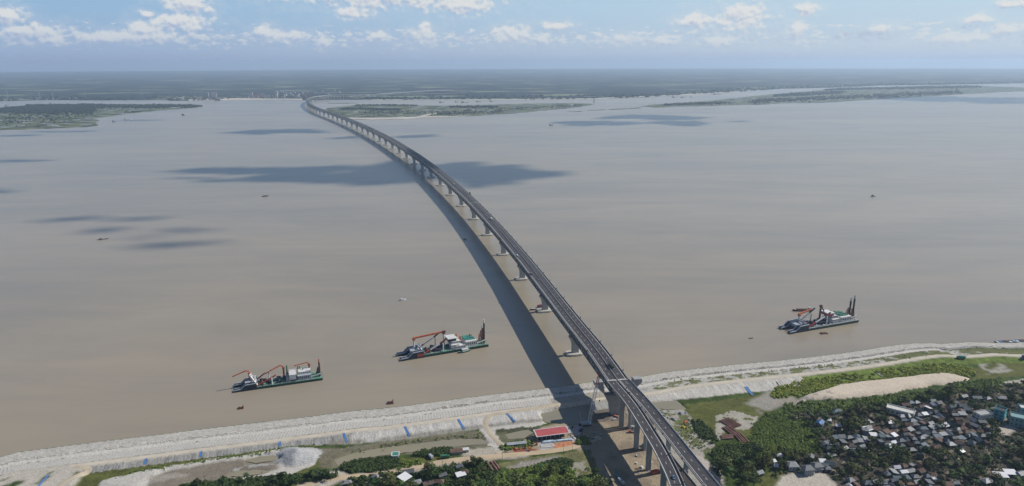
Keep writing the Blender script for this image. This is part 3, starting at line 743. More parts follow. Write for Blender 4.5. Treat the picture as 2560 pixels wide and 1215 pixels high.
paint(zone([(1788, 1098), (1790, 1036), (1830, 1025), (1895, 1040), (1890, 1060), (1860, 1075), (1815, 1062), (1805, 1098)]) & (n2 > .36), (.37, .345, .28), .2, .1, 4, 28)
paint(zone([(1925, 985), (1935, 966), (1990, 953), (2100, 938), (2200, 925), (2300, 910), (2360, 905), (2430, 915), (2450, 940), (2380, 948), (2250, 945), (2130, 965), (2000, 990), (1950, 1000)]), G_BR, .3, 1, 6, 29)
paint(zone([(2425, 918), (2560, 896), (2640, 890), (2640, 940), (2560, 946), (2440, 960)]), G_OL, .25, .6, 9, 30)
paint(zone([(2440, 905), (2490, 900), (2530, 925), (2470, 935)]) & (n2 > .45), (.33, .31, .26), .2, .1, 4, 31, 1)
paint(zone([(1960, 1006), (2100, 1002), (2250, 985), (2380, 962), (2440, 946), (2560, 940), (2700, 935), (2700, 965), (2560, 968), (2330, 996), (2100, 1025), (1970, 1030)]), (.062, .098, .026), .3, 1, 6, 32)
paint(zone([(1930, 996), (1975, 990), (2000, 1000), (1985, 1014), (1935, 1010)]), (.31, .275, .225), .15, 0, 6, 33, 1)
MOUND = [(1990, 1004), (2020, 990), (2070, 975), (2100, 962), (2180, 954), (2240, 948), (2310, 938), (2350, 934.5), (2385, 938), (2400, 944), (2425, 947), (2418, 956), (2370, 962), (2310, 970), (2240, 984), (2200, 991), (2140, 996), (2060, 1003)]
mm = zone(MOUND); paint(mm, PALE, .06, 0, 9, 34)
paint(zone([(1990, 1000), (2060, 975), (2080, 990), (2110, 1000), (2050, 1005)]) & (n2 > .52), (.36, .31, .26), .2, 0, 3, 34)
paint(zone([(1965, 1026), (2110, 1022), (2240, 1008), (2340, 990), (2440, 968), (2560, 958), (3000, 940), (3200, 1400), (1900, 1400), (1935, 1150), (2060, 1128), (2040, 1085)]), VIL, .3, .35, 7, 35)
paint(zone([(1965, 1026), (2110, 1022), (2240, 1008), (2440, 968), (2560, 958), (2560, 1240), (2100, 1240), (2060, 1128)]) & (n2 > .64), (.24, .20, .145), .2, 0, 3, 38)
paint(zone([(1912, 1232), (1935, 1200), (1962, 1184), (2010, 1176), (2062, 1182), (2094, 1215), (2094, 1240)]), (.47, .425, .35), .1, 0, 6, 36, 1)
paint(zone([(1890, 1215), (1925, 1172), (1962, 1178), (1945, 1200), (1920, 1240), (1890, 1240)]), G_OL, .2, .8, 6, 36, 1)
paint(zone([(2490, 1070), (2524, 1060), (2545, 1070), (2520, 1088), (2500, 1085)], 3, False), (.47, .42, .34), .1, 0, 6, 37, 1)
paint(zone([(2430, 966), (2560, 945), (2640, 942), (2640, 950), (2560, 955), (2440, 972)]), (.40, .37, .30), .15, 0, 6, 37)
# --- the embankment itself, by distance from the water
sw = Sd + (vnoise(X, Y, 5, 41) - .5) * 2.2
bank = (Sd > -14) & ((sw < toe) | (plate > .5))
wslope = np.where(X < -150, 0, 1)
paint(bank & (sw > 31.5) & ~(plate > .5), GREY, .12, 0, 5, 42)
paint(bank & (sw > 31.5) & (X > -150) & (X < 60), (.55, .525, .47), .09, 0, 8, 43, 2)
paint(bank & (sw > toe - 9) & (X > -170) & (X < 60) & (n1 > .35) & (sw > toe - 5), (.27, .25, .20), .2, .2, 4, 44, 2)
paint(bank & (sw > 31.5) & (X > 135) & (X < 330), (.55, .52, .455), .08, 0, 8, 43, 1)
paint(bank & (sw > 32) & (X > 318), G_BR, .3, 1, 6, 29)
paint(bank & (Sd > 23.5) & (sw < 33), (.48, .435, .355), .1, 0, 10, 45, 1)
paint((plate > .5) & (n2 > .35), (.46, .42, .35), .12, 0, 6, 46, 1)
paint(bank & leftside & (sw > 23.2) & (sw < 25.6) & (n2 > .46), (.30, .27, .22), .25, 0, 3, 47)
paint(bank & leftside & (Sd > 8.5) & (Sd <= 24), (.50, .475, .42), .06, 0, 9, 48)
paint(bank & (X > 60) & (Sd > 6) & (Sd <= 24), (.43, .41, .36), .15, .1, 5, 49)
paint(bank & (X > 40) & (X < 100) & (Sd > 6) & (Sd < 33), (.36, .325, .26), .2, 0, 5, 49, 1)
paint(bank & (X > 150) & (Sd > 8) & (Sd < 24) & (n2 > .50), (.16, .165, .075), .25, .6, 3, 50)
paint(bank & (X > 130) & (Sd > 8) & (Sd < 24) & (n2 < .34), (.30, .29, .27), .2, 0, 3, 50)
paint(bank & (X > 420) & (Sd > 5) & (Sd < 25) & (n1 > .5), (.13, .14, .055), .25, .6, 4, 51)
paint((Sd > -14) & (Sd <= 3.0), (.45, .425, .37), .32, 0, 1.9, 52)
paint((Sd > 2.6) & (sw <= 8.6) & (X < 520), (.545, .515, .45), .08, 0, 6, 53)
paint((Sd > -2) & (Sd <= 2.2) & (n2 > .56) & (X > -120), (.13, .12, .09), .25, .2, 2, 54)
# heights from the zones
mb_ = blur(mm, 9) ; Z += np.clip(mb_ - .12, 0, 1) * 5.2 * (.85 + .3 * vnoise(X, Y, 40, 60))
hp = at(742, 1140, 3); hr = np.hypot((X - hp[0]) / 1.25, (Y - hp[1])) + (vnoise(X, Y, 12, 63) - .5) * 8; heap = np.clip(1 - hr / 17.0, 0, 1)
Z = np.maximum(Z, 2.2 + heap * 8.0 + (vnoise(X, Y, 6, 61) - .5) * 1.2 * (heap > 0))
paint(heap > .03, (.40, .395, .38), .12, 0, 6, 62)
rim = zone([(240, 1210), (330, 1180), (480, 1150), (600, 1137), (700, 1118), (745, 1120), (700, 1132), (610, 1146), (480, 1165), (400, 1175), (365, 1200), (350, 1225)], 3)
Z += blur(rim, 3) * 1.3
PONDS = [('pond', [(844, 1164), (836, 1150), (880, 1133), (950, 1120), (1050, 1107), (1150, 1096), (1205, 1098), (1226, 1108), (1180, 1112), (1120, 1116), (1040, 1128), (980, 1136), (900, 1146), (870, 1160)]),
         ('pond', [(1362, 1056), (1350, 1034), (1400, 1022), (1470, 1010), (1490, 1030), (1470, 1056), (1440, 1062), (1400, 1058)]),
         ('pond', [(1626, 1008), (1690, 1001), (1706, 1014), (1718, 1024), (1640, 1022)]),
         ('pond', [(606, 1152), (650, 1141), (690, 1138), (704, 1148), (680, 1152), (640, 1158)]),
         ('pond', [(572, 1190), (590, 1178), (640, 1174), (676, 1178), (660, 1184), (600, 1193)]),
         ('pond', [(1262, 1086), (1320, 1074), (1334, 1082), (1310, 1096), (1270, 1098)])]
for nm, pp in PONDS:
    m_ = blur(inside(poly(pp, 1.6), X, Y), 2); Z = Z * (1 - np.clip(m_ * 1.6, 0, 1)) + 0.7 * np.clip(m_ * 1.6, 0, 1)
Z += (vnoise(X, Y, 4, 70) - .5) * .35 * (Sd > 25)
# grooves washed down the inner slope
gmask = (Sd > 32.5) & (Sd < toe) & (X < 330) & ~(plate > .5)
Z += gmask * (vnoise(Ud, Sd * .12, 2.6, 71, 2) - .5) * 1.1
# lumps of rubble at the waterline
Z += ((Sd > -4) & (Sd < 3.2)) * (vnoise(X, Y, 2.4, 72, 2) - .5) * .9
def hgt(x, y):
    i = min(max((y - GY0) / GS, 0), Z.shape[0] - 1.001); j = min(max((x - GX0) / GS, 0), Z.shape[1] - 1.001)
    a, b = int(i), int(j); fy, fx = i - a, j - b
    return float((Z[a, b] * (1 - fx) + Z[a, b + 1] * fx) * (1 - fy) + (Z[a + 1, b] * (1 - fx) + Z[a + 1, b + 1] * fx) * fy)

m = bpy.data.materials.new('soil_sand_and_grass'); m.use_nodes = True; t = m.node_tree; b = t.nodes['Principled BSDF']
b.inputs['Roughness'].default_value = .95; b.inputs['Specular IOR Level'].default_value = .12
ca = nd(t, 'ShaderNodeVertexColor', layer_name='col'); g = nd(t, 'ShaderNodeNewGeometry'); su = nd(t, 'ShaderNodeAttribute', attribute_name='su')
nz = nd(t, 'ShaderNodeTexNoise', i_Scale=.7, i_Detail=6.0, i_Roughness=.65); t.links.new(g.outputs['Position'], nz.inputs['Vector'])
nv = nd(t, 'ShaderNodeTexNoise', i_Scale=.16, i_Detail=5.0, i_Roughness=.7); t.links.new(g.outputs['Position'], nv.inputs['Vector'])
r1 = nd(t, 'ShaderNodeMapRange'); t.links.new(nz.outputs[0], r1.inputs[0]); r1.inputs[1].default_value = .25; r1.inputs[2].default_value = .75; r1.inputs[3].default_value = .68; r1.inputs[4].default_value = 1.24
r2 = nd(t, 'ShaderNodeMapRange'); t.links.new(nv.outputs[0], r2.inputs[0]); r2.inputs[1].default_value = .3; r2.inputs[2].default_value = .7; r2.inputs[3].default_value = .55; r2.inputs[4].default_value = 1.4
vegf = nd(t, 'ShaderNodeMix', data_type='FLOAT'); t.links.new(ca.outputs['Alpha'], vegf.inputs['Factor']); vegf.inputs['A'].default_value = 1.0; t.links.new(r2.outputs[0], vegf.inputs['B'])
ss = nd(t, 'ShaderNodeSeparateXYZ'); t.links.new(su.outputs['Vector'], ss.inputs[0])
# concrete panel joints on the river slope
wv = mth(t, 'FRACT', mth(t, 'MULTIPLY', mth(t, 'ADD', ss.outputs[1], mth(t, 'MULTIPLY', ss.outputs[0], .12)), 1 / 2.9))
line = mth(t, 'LESS_THAN', wv, .26)
pm = mth(t, 'SUBTRACT', 1.0, mth(t, 'MULTIPLY', mth(t, 'MULTIPLY', line, mth(t, 'MAXIMUM', ss.outputs[2], 0.0)), .22))
# rills cut by the rain in the inner slope
gc = nd(t, 'ShaderNodeCombineXYZ'); t.links.new(mth(t, 'MULTIPLY', ss.outputs[1], .75), gc.inputs[0]); t.links.new(mth(t, 'MULTIPLY', ss.outputs[0], .07), gc.inputs[1])
gn = nd(t, 'ShaderNodeTexNoise', i_Scale=1.0, i_Detail=3.0, i_Roughness=.7); t.links.new(gc.outputs[0], gn.inputs['Vector'])
gr = nd(t, 'ShaderNodeMapRange'); t.links.new(gn.outputs[0], gr.inputs[0]); gr.inputs[1].default_value = .36; gr.inputs[2].default_value = .58; gr.inputs[3].default_value = .42; gr.inputs[4].default_value = 0.0
pm = mth(t, 'MULTIPLY', pm, mth(t, 'SUBTRACT', 1.0, mth(t, 'MULTIPLY', gr.outputs[0], mth(t, 'MULTIPLY', mth(t, 'MINIMUM', ss.outputs[2], 0.0), -1.0))))
# faint wheel tracks
tot = mth(t, 'MULTIPLY', mth(t, 'MULTIPLY', r1.outputs[0], vegf.outputs['Result']), pm)
vm = nd(t, 'ShaderNodeVectorMath', operation='SCALE'); t.links.new(ca.outputs['Color'], vm.inputs[0]); t.links.new(tot, vm.inputs['Scale'])
t.links.new(vm.outputs[0], b.inputs['Base Color'])
bp = nd(t, 'ShaderNodeBump', i_Strength=.8, i_Distance=.9); t.links.new(mth(t, 'ADD', nz.outputs[0], nv.outputs[0]), bp.inputs['Height']); t.links.new(bp.outputs[0], b.inputs['Normal'])
SOIL = m
panel = (leftside & (Sd > 8.5) & (Sd < 24) & (X < 45)).astype(float) - ((Sd > 32.5) & (Sd < toe + 1) & (X < 318) & ~(plate > .5)).astype(float) * np.where(X < -150, 1, .6)
def grid_part(name, keep):
    """the faces of the height field that belong to one thing of the setting"""
    ny, nx = X.shape
    idx = np.arange(ny * nx).reshape(ny, nx)
    q = np.stack([idx[:-1, :-1], idx[:-1, 1:], idx[1:, 1:], idx[1:, :-1]], -1)[keep[:-1, :-1]]
    used, inv = np.unique(q.ravel(), return_inverse=True)
    me = bpy.data.meshes.new(name); co = np.stack([X.ravel()[used], Y.ravel()[used], Z.ravel()[used]], -1)
    me.vertices.add(len(used)); me.vertices.foreach_set('co', co.ravel())
    nf = len(q); me.loops.add(nf * 4); me.loops.foreach_set('vertex_index', inv.astype(np.int32).ravel())
    me.polygons.add(nf); me.polygons.foreach_set('loop_start', np.arange(nf, dtype=np.int32) * 4); me.polygons.foreach_set('loop_total', np.full(nf, 4, np.int32))
    me.polygons.foreach_set('use_smooth', np.ones(nf, bool))
    at_ = me.color_attributes.new('col', 'FLOAT_COLOR', 'POINT')
    col = np.concatenate([np.clip(C, 0, 1).reshape(-1, 3)[used], VEG.ravel()[used, None]], 1); at_.data.foreach_set('color', col.astype(np.float32).ravel())
    a2 = me.attributes.new('su', 'FLOAT_VECTOR', 'POINT'); sv = np.stack([Sd.ravel()[used], Ud.ravel()[used], panel.ravel()[used]], -1); a2.data.foreach_set('vector', sv.astype(np.float32).ravel())
    me.materials.append(SOIL); me.update(); me.validate()
    o = bpy.data.objects.new(name, me); COL.objects.link(o); return tag(o, kind='structure')
live = Sd > -14
isbank = live & (Sd < toe) | (plate > .5)
grid_part('river_bank', isbank & live)
grid_part('sand_mound', mm & ~isbank)
grid_part('ground', live & ~isbank & ~mm)
# the same plain carries on behind and beside the photographed piece
pl = MB()
def gq(x0, x1, y0, y1): pl.quad((x0, y0, 2.35), (x1, y0, 2.35), (x1, y1, 2.35), (x0, y1, 2.35))
gq(-9000, 9000, -12000, GY0 + .8); gq(-9000, GX0 + .8, GY0 + .8, 380 + 60); gq(GX1 - 2.5, 9000, GY0 + .8, 720)
tag(pl.build('plain', land_mat('near_plain', (.03, .05, .02), (.10, .13, .04), (.3, .27, .2), .012, .55, None, .6, .7)), kind='structure')
PONDW = water_mat('pond_water', (.25, .225, .155))
for nm, pp in PONDS:
    o = sheet('pond', jitter([at(p[0], p[1], 1.6) for p in pp], .8, 5, len(pp), True), 1.6, PONDW, .3); tag(o, kind='structure')

# roads laid over the ground
TRACK = mat('packed_sand_road', (.43, .365, .265), .95, .14, .09, bump=.3)
TRACK2 = mat('pale_road', (.50, .44, .345), .95, .12, .09, bump=.3)
def road(name, path, w, m, us, up=.22):
    b = MB(); nn = 4
    for u in us:
        for j in range(nn + 1):
            q = path.off(u, -w / 2 + w * j / nn); b.v.append((q.x, q.y, hgt(q.x, q.y) + up * (1 if 0 < j < nn else -.6)))
    for i in range(len(us) - 1):
        for j in range(nn):
            a = i * (nn + 1) + j; b.f.append((a, a + 1, a + nn + 2, a + nn + 1))
    o = b.build(name, m, smooth=True); return tag(o, kind='structure')
def smooth_h(path, us): return None
off22 = Path([tuple(SHP.off(u, 28.4))[:2] for u in frange(SHP.nearest(*at(205, 1135)), SHP.len - 20, 12)])
road('dirt_road', off22, 5.6, TRACK2, frange(0, off22.len, 2.5), .13)
e0 = off22.pt(0)
rr = Path([(e0.x + 3, e0.y), at(225, 1172, 4.5), at(190, 1190, 4.5), at(160, 1206, 4.5), at(120, 1240, 4.5)])
road('dirt_road', rr, 6.0, TRACK, frange(0, rr.len, 2), .2)
lp = Path([at(1420, 1009, 4.6), at(1380, 1013, 4.6), at(1320, 1023, 4.6), at(1265, 1031, 4.5), at(1232, 1037, 4.3), at(1217, 1047, 4.1), at(1214, 1060, 3.6), at(1222, 1078, 2.8), at(1238, 1098, 2.5), at(1251, 1112, 2.5), at(1254, 1124, 2.5), at(1240, 1134, 2.5)])
road('dirt_road', lp, 6.5, TRACK, frange(0, lp.len, 2), .22)
yr = Path([at(p[0], p[1], 2.5) for p in [(700, 1238), (760, 1215), (812, 1198), (880, 1192), (960, 1183), (1050, 1165), (1120, 1152), (1200, 1143), (1290, 1136), (1380, 1127), (1430, 1118), (1470, 1104), (1500, 1092)]])
road('dirt_road', yr, 8.5, mat('tan_dirt_road', (.46, .36, .235), .95, .14, .09, bump=.3), frange(0, yr.len, 2.5), .2)

# dumped concrete blocks along the waterline
rs = np.random.RandomState(77); nB = 3600; uB = rs.uniform(SHP.nearest(*at(-60, 1180)), SHP.len - 60, nB); sB = rs.uniform(-1.2, 3.0, nB); b = MB()
for u, s1 in zip(uB, sB):
    q = SHP.off(float(u), float(s1)); z = hgt(q.x, q.y); w = float(rs.uniform(.25, .6))
    if z < -.6: continue
    b.box(q.x - w, q.x + w, q.y - w * .8, q.y + w * .8, z - .3, z + float(rs.uniform(.25, .7)), rz=float(rs.uniform(0, 3)))
tag(b.build('rubble', mat('rubble_concrete', (.50, .475, .42), .95, .3, .15, objvar=0)), kind='stuff')
# ------------------------------------------------------------------ words for places in a row
ONES = ['', 'first', 'second', 'third', 'fourth', 'fifth', 'sixth', 'seventh', 'eighth', 'ninth', 'tenth', 'eleventh', 'twelfth', 'thirteenth', 'fourteenth', 'fifteenth', 'sixteenth', 'seventeenth', 'eighteenth', 'nineteenth', 'twentieth']
TENS = {2: 'twenty', 3: 'thirty', 4: 'forty', 5: 'fifty', 6: 'sixty', 7: 'seventy', 8: 'eighty', 9: 'ninety'}
def ordw(n):
    if n <= 20: return ONES[n]
    t, o = divmod(n, 10)
    if n >= 100: return 'hundred and ' + ordw(n - 100) if n > 100 else 'hundredth'
    if o == 0: return TENS[t][:-1] + 'ieth'
    return TENS[t] + '-' + ONES[o]
def gz(px, py, z=2.6, dz=0.0):
    x, y = at(px, py, z); return (x, y, hgt(x, y) + dz)
def ang_px(p, q, z=2.6):
    a = at(*p, z); b = at(*q, z); return math.atan2(b[1] - a[1], b[0] - a[0])
# ------------------------------------------------------------------ vehicles (local +X is forward)
def wheels(r, xs, w, rad, parent):
    for x in xs:
        for sy in (-1, 1):
            MB().cyl((x, sy * w / 2 - sy * .25, rad), (x, sy * w / 2, rad), rad, n=10).build('wheel', BLACK, parent)
def car(label, m, loc, rz, z=0.0, group=None):
    t = thing('car', label, 'car', loc, rz, group)
    MB().loft([[(-2.2, -.88, .35), (2.2, -.85, .35), (2.2, .85, .35), (-2.2, .88, .35)], [(-2.25, -.92, .7), (2.25, -.9, .65), (2.25, .9, .65), (-2.25, .92, .7)], [(-2.15, -.86, 1.0), (2.1, -.84, .9), (2.1, .84, .9), (-2.15, .86, 1.0)]]).build('body', m, t)
    MB().loft([[(-1.8, -.8, .98), (1.1, -.8, .92), (1.1, .8, .92), (-1.8, .8, .98)], [(-1.35, -.66, 1.48), (.35, -.66, 1.48), (.35, .66, 1.48), (-1.35, .66, 1.48)]]).build('cabin', GLASSD, t)
    MB().box(-1.33, .33, -.64, .64, 1.485, 1.52).build('roof', m, t)
    wheels(None, (-1.4, 1.4), 1.8, .34, t); return t
def truck(label, mc, mb_, loc, rz, L_=8.0, bed='box', h=3.2, cat='truck'):
    t = thing('truck', label, cat, loc, rz)
    MB().box(-L_ / 2, L_ / 2, -.5, .5, .65, .95).build('chassis', DARK, t)
    c = MB().loft([[(L_ / 2 - 2, -1.15, .7), (L_ / 2, -1.15, .7), (L_ / 2, 1.15, .7), (L_ / 2 - 2, 1.15, .7)], [(L_ / 2 - 2, -1.15, 1.7), (L_ / 2, -1.15, 1.7), (L_ / 2, 1.15, 1.7), (L_ / 2 - 2, 1.15, 1.7)], [(L_ / 2 - 2, -1.1, 2.7), (L_ / 2 - .35, -1.1, 2.7), (L_ / 2 - .35, 1.1, 2.7), (L_ / 2 - 2, 1.1, 2.7)]]).build('cab', mc, t)
    MB().quad((L_ / 2 + .02, -.95, 1.72), (L_ / 2 + .02, .95, 1.72), (L_ / 2 - .31, .95, 2.5), (L_ / 2 - .31, -.95, 2.5)).build('windscreen', GLASSD, c)
    if bed == 'box': MB().box(-L_ / 2, L_ / 2 - 2.3, -1.22, 1.22, 1.0, h).build('cargo_box', mb_, t)
    elif bed == 'tank':
        MB().cyl((-L_ / 2, 0, 1.95), (L_ / 2 - 2.4, 0, 1.95), 1.05, n=14).build('tank', mb_, t)
    else:
        b = MB().box(-L_ / 2, L_ / 2 - 2.3, -1.2, 1.2, 1.0, 1.15).box(-L_ / 2, L_ / 2 - 2.3, -1.22, -1.12, 1.15, 2.0).box(-L_ / 2, L_ / 2 - 2.3, 1.12, 1.22, 1.15, 2.0).box(-L_ / 2, -L_ / 2 + .1, -1.12, 1.12, 1.15, 2.0); b.build('bed', mb_, t)
    wheels(None, (-L_ / 2 + 1.3, -L_ / 2 + 2.5, L_ / 2 - 1.2), 2.4, .5, t); return t
def bus(label, m, m2, loc, rz, L_=11.0):
    t = thing('bus', label, 'bus', loc, rz)
    b = MB().loft([[(-L_ / 2, -1.22, .45), (L_ / 2, -1.22, .45), (L_ / 2, 1.22, .45), (-L_ / 2, 1.22, .45)], [(-L_ / 2, -1.25, 1.6), (L_ / 2 + .1, -1.25, 1.6), (L_ / 2 + .1, 1.25, 1.6), (-L_ / 2, 1.25, 1.6)], [(-L_ / 2 + .1, -1.18, 3.05), (L_ / 2 - .2, -1.18, 3.05), (L_ / 2 - .2, 1.18, 3.05), (-L_ / 2 + .1, 1.18, 3.05)]]).build('body', m, t)
    MB().box(-L_ / 2 + .25, L_ / 2 - .6, -1.08, 1.08, 3.06, 3.2).build('roof', m2, t)
    for sy in (-1, 1): MB().quad((-L_ / 2 + .6, sy * 1.262, 1.62), (L_ / 2 - .8, sy * 1.262, 1.62), (L_ / 2 - .8, sy * 1.215, 2.6), (-L_ / 2 + .6, sy * 1.215, 2.6)).build('side_window', GLASSD, t)
    MB().quad((L_ / 2 + .12, -1.05, 1.5), (L_ / 2 + .12, 1.05, 1.5), (L_ / 2 - .08, 1.0, 2.75), (L_ / 2 - .08, -1.0, 2.75)).build('windscreen', GLASSD, t)
    wheels(None, (-L_ / 2 + 2.4, L_ / 2 - 2.2), 2.5, .52, t); return t
def on_deck(px, py, path=None, z=ZD, toward=True, lat=None):
    path = path or BP; x, y = at(px, py, z + 1); u = path.nearest(x, y); t_ = path.tan(u); q = path.pt(u)
    n = (x - q.x) * t_.y - (y - q.y) * t_.x if lat is None else lat
    zz = z + .1 if path is BP else q.z + .1
    p = path.off(u, n); a = math.atan2(t_.y, t_.x) + (math.pi if (toward == (path is BP)) else 0)
    return (p.x, p.y, zz), a
NAVY = mat('navy_car_paint', (.03, .05, .09), .35, .1, .5, spec=.5); WCAR = mat('white_car_paint', (.68, .69, .70), .35, .05, .5, spec=.5)
BLK = mat('black_car_paint', (.02, .02, .022), .35, .1, .5, spec=.5); SILV = mat('silver_car_paint', (.4, .41, .42), .35, .08, .5, spec=.5); PURP = mat('faded_plum_paint', (.14, .09, .12), .6, .2, .4)
LBLUE = mat('light_blue_paint', (.30, .45, .56), .45, .1, .5)
l, a = on_deck(1526, 913); bus('dark green coach with white front nearing the joint where the bridge meets the viaducts', GREENP, DARK, l, a, 12)
l, a = on_deck(1229, 548); truck('white lorry on the right half of the bridge, midway from cloud shadow to shore', WCAR, WHITE, l, a, 11)
l, a = on_deck(1294, 640); truck('white tank lorry on the left half of the bridge, nearer than the white lorry', LBLUE, WCAR, l, a + math.pi, 10, 'tank')
l, a = on_deck(1328, 686); truck('plum coloured lorry on the left half of the bridge beside the overhead sign', PURP, PURP, l, a + math.pi, 9)
l, a = on_deck(1337, 698, lat=-3); car('silver car just behind the plum coloured lorry', SILV, l, a + math.pi)
l, a = on_deck(1469, 877); car('black car with its door side to the left parapet, nearest car on the main bridge', BLK, l, a + math.pi)
l, a = on_deck(1135, 461); truck('beige lorry following the small cars just past the big cloud shadow', SILV, WHITE, l, a, 8)
l, a = on_deck(1116, 446); car('dark car between the cloud shadow edge and the beige lorry', NAVY, l, a)
l, a = on_deck(1107, 436); car('white car right at the near edge of the cloud shadow', WCAR, l, a)
l, a = on_deck(1097, 431); truck('grey lorry on the left lanes at the near edge of the cloud shadow', SILV, BLK, l, a + math.pi, 9)
l, a = on_deck(1208, 531); car('dark car on the left lanes ahead of the white lorry', BLK, l, a + math.pi)
l, a = on_deck(1030, 381); truck('small dark lorry at the second expansion joint beyond the cloud shadow', BLK, BLK, l, a + math.pi, 9)
l, a = on_deck(1287, 616); car('tiny silver car on the right half of the bridge across from the white tank lorry', SILV, l, a)
l, a = on_deck(1683, 1188, LP); car('blue car with a pale windscreen on the left viaduct at the bottom edge', mat('blue_car_paint', (.12, .22, .36), .35, .1, .5, spec=.5), l, a)
# overhead sign post in the median
l, a = on_deck(1326, 672, lat=0)
t_ = thing('sign_gantry', 'grey sign post standing in the median with its arm over the left lanes', 'sign', l, a - math.pi / 2)
MB().cyl((0, 0, 0), (0, 0, 7), .22, n=8).bar((0, 0, 6.4), (5.5, 0, 6.4), .3).build('post', GREYP, t_); MB().box(2.2, 5.4, -.12, .12, 5.3, 7.0).build('sign_panel', GREYP, t_)
# ------------------------------------------------------------------ lamps along the right parapet, and the short ones on the left
lm = MB().cyl((0, 0, 0), (0, 0, 10.5), .15, .08, 6).bar((0, 0, 10.4), (0, -1.8, 10.9), .12)
lm_me = lm.mesh('pole', GREYP); bx_me = MB().box(-.45, .45, -.45, .45, 0.2, 1.9).mesh('control_box', RUST); hd_me = MB().box(-.2, .2, -2.6, -1.6, 10.82, 11.02).mesh('lamp_head', GREYP)
proto = thing('street_lamp', '', 'street lamp'); ref(lm_me, 'pole', proto); ref(bx_me, 'control_box', proto); ref(hd_me, 'lamp_head', proto)
k = 0; s_ = 18.0
while s_ < 3000:
    o = proto if k == 0 else copy_tree(proto)
    u = U(s_); t = BP.tan(u); o.location = BP.off(u, 11.45, ZD + .1); o.rotation_euler = (0, 0, math.atan2(t.y, t.x) + math.pi)
    k += 1; o['label'] = 'thin grey lamp pole outside the right parapet, %s from the shore' % ordw(k); o['group'] = 'lamp poles along the right parapet'
    s_ += 37.5
for o_ in [proto]: pass
k = 0
for path, n, ss, nm in ((LP, -5.9, (20, 57, 95, 132, 170), 'left viaduct'), (RPp, 6.2, (28, 66, 103, 141, 178), 'right viaduct')):
    for i, u in enumerate(ss):
        o = copy_tree(proto); t = path.tan(u); o.location = path.off(u, n, 0); o.rotation_euler = (0, 0, math.atan2(t.y, t.x) + (math.pi if n < 0 else 0))
        o['label'] = 'thin lamp pole on the outer parapet of the %s, %s from the main bridge' % (nm, ordw(i + 1)); o['group'] = 'lamp poles on the viaducts'
# ------------------------------------------------------------------ crawler crane under the bridge
cb = gz(1466, 1062); tipxy = at(1499, 930, 57); tip = Vector((tipxy[0], tipxy[1], 57))
t_ = thing('crawler_crane', 'tall crawler crane with a grey lattice boom and red top beside the bridge', 'crane', cb, 0)
dirn = tip - Vector(cb); ra = math.atan2(dirn.y, dirn.x)
for sy in (-1, 1): MB().box(-4, 4, sy * 2.6 - .6, sy * 2.6 + .6, 0, 1.3, ra, (0, 0)).build('crawler_track', DARK, t_)
MB().box(-5.5, 2.2, -1.8, 1.8, 1.4, 3.6, ra, (0, 0)).build('machine_house', GREYP, t_)
MB().box(2.3, 4.0, -2.2, -.6, 1.5, 4.0, ra, (0, 0)).build('cab', WCAR, t_)
foot = Vector((math.cos(ra) * 2.5, math.sin(ra) * 2.5, 2.2)); mid = foot.lerp(dirn, .76)
MB().lattice(foot, mid, 2.6, 2.3, 16, .28).build('boom', WHITE, t_)
MB().lattice(mid, dirn, 2.3, .7, 7, .26).build('boom_tip', REDP, t_)
back = Vector((-math.cos(ra) * 5, -math.sin(ra) * 5, 3.6)); mast = Vector((-math.cos(ra) * 7, -math.sin(ra) * 7, 14))
MB().bar(back, mast, .5).bar(mast, dirn, .09).bar(back, foot.lerp(dirn, .5), .08).build('stay', GREYP, t_)
MB().bar(dirn, dirn + Vector((1, 1, -30)), .08).box(dirn.x + .6, dirn.x + 1.4, dirn.y + .6, dirn.y + 1.4, dirn.z - 31.5, dirn.z - 30).build('hook', DARK, t_)
# ------------------------------------------------------------------ sheds, huts and the yard
RED = mat('faded_red_roof', (.40, .085, .085), .75, .14, .15); TIN = mat('grey_tin', (.30, .32, .33), .55, .22, .5, objvar=.12); RUSTR = mat('rusty_tin_roof', (.125, .075, .055), .8, .35, .35, objvar=.15)
WALLC = mat('painted_house_wall', (.30, .30, .28), .9, .15, .4, objvar=.2)
def shed(name, label, cat, c, L_, W_, h, rise, rz, mroof, mwall, open_=False, overhang=.6, group=None, edge=None):
    t = thing(name, label, cat, c, rz, group)
    if open_:
        w = MB()
        MB().box(-L_ / 2 + 1, L_ / 2 - 1, W_ / 2 - .5, W_ / 2 - .3, 0, h * .95).build('back_wall', mwall, t)
        MB().box(-L_ / 2 + 2, L_ / 2 - 3, -W_ / 2 + 2.6, W_ / 2 - .6, 0, h * .55).build('stacked_goods', DARK, t)
        for i in range(8):
            for sy in (-1, 1): MB().box(-L_ / 2 + .4 + i * (L_ - .8) / 7 - .15, -L_ / 2 + .4 + i * (L_ - .8) / 7 + .15, sy * (W_ / 2 - .5) - .15, sy * (W_ / 2 - .5) + .15, 0, h).build('post', GREYP, t)
    else:
        MB().box(-L_ / 2, L_ / 2, -W_ / 2, W_ / 2, -.5, h).build('wall', mwall, t)
    a, b_ = L_ / 2 + overhang, W_ / 2 + overhang
    r = MB().loft([[(-a, -b_, h), (-a, b_, h), (-a, 0, h + rise)], [(a, -b_, h), (a, b_, h), (a, 0, h + rise)]])
    ro = r.build('roof', mroof, t)
    if edge:
        e = MB()
        for sy in (-1, 1): e.box(-a - .1, a + .1, sy * b_ - .35, sy * b_ + .35, h - .1, h + .22)
        for sx_ in (-1, 1):
            e.bar((sx_ * a, -b_, h + .1), (sx_ * a, 0, h + rise + .12), .8, .3); e.bar((sx_ * a, b_, h + .1), (sx_ * a, 0, h + rise + .12), .8, .3)
        e.build('roof_edge', edge, ro)
    return t
A_, B_, C_, D_ = [at(p[0], p[1], 7.0) for p in ((1334, 1078), (1413, 1068), (1422, 1084), (1343, 1095))]
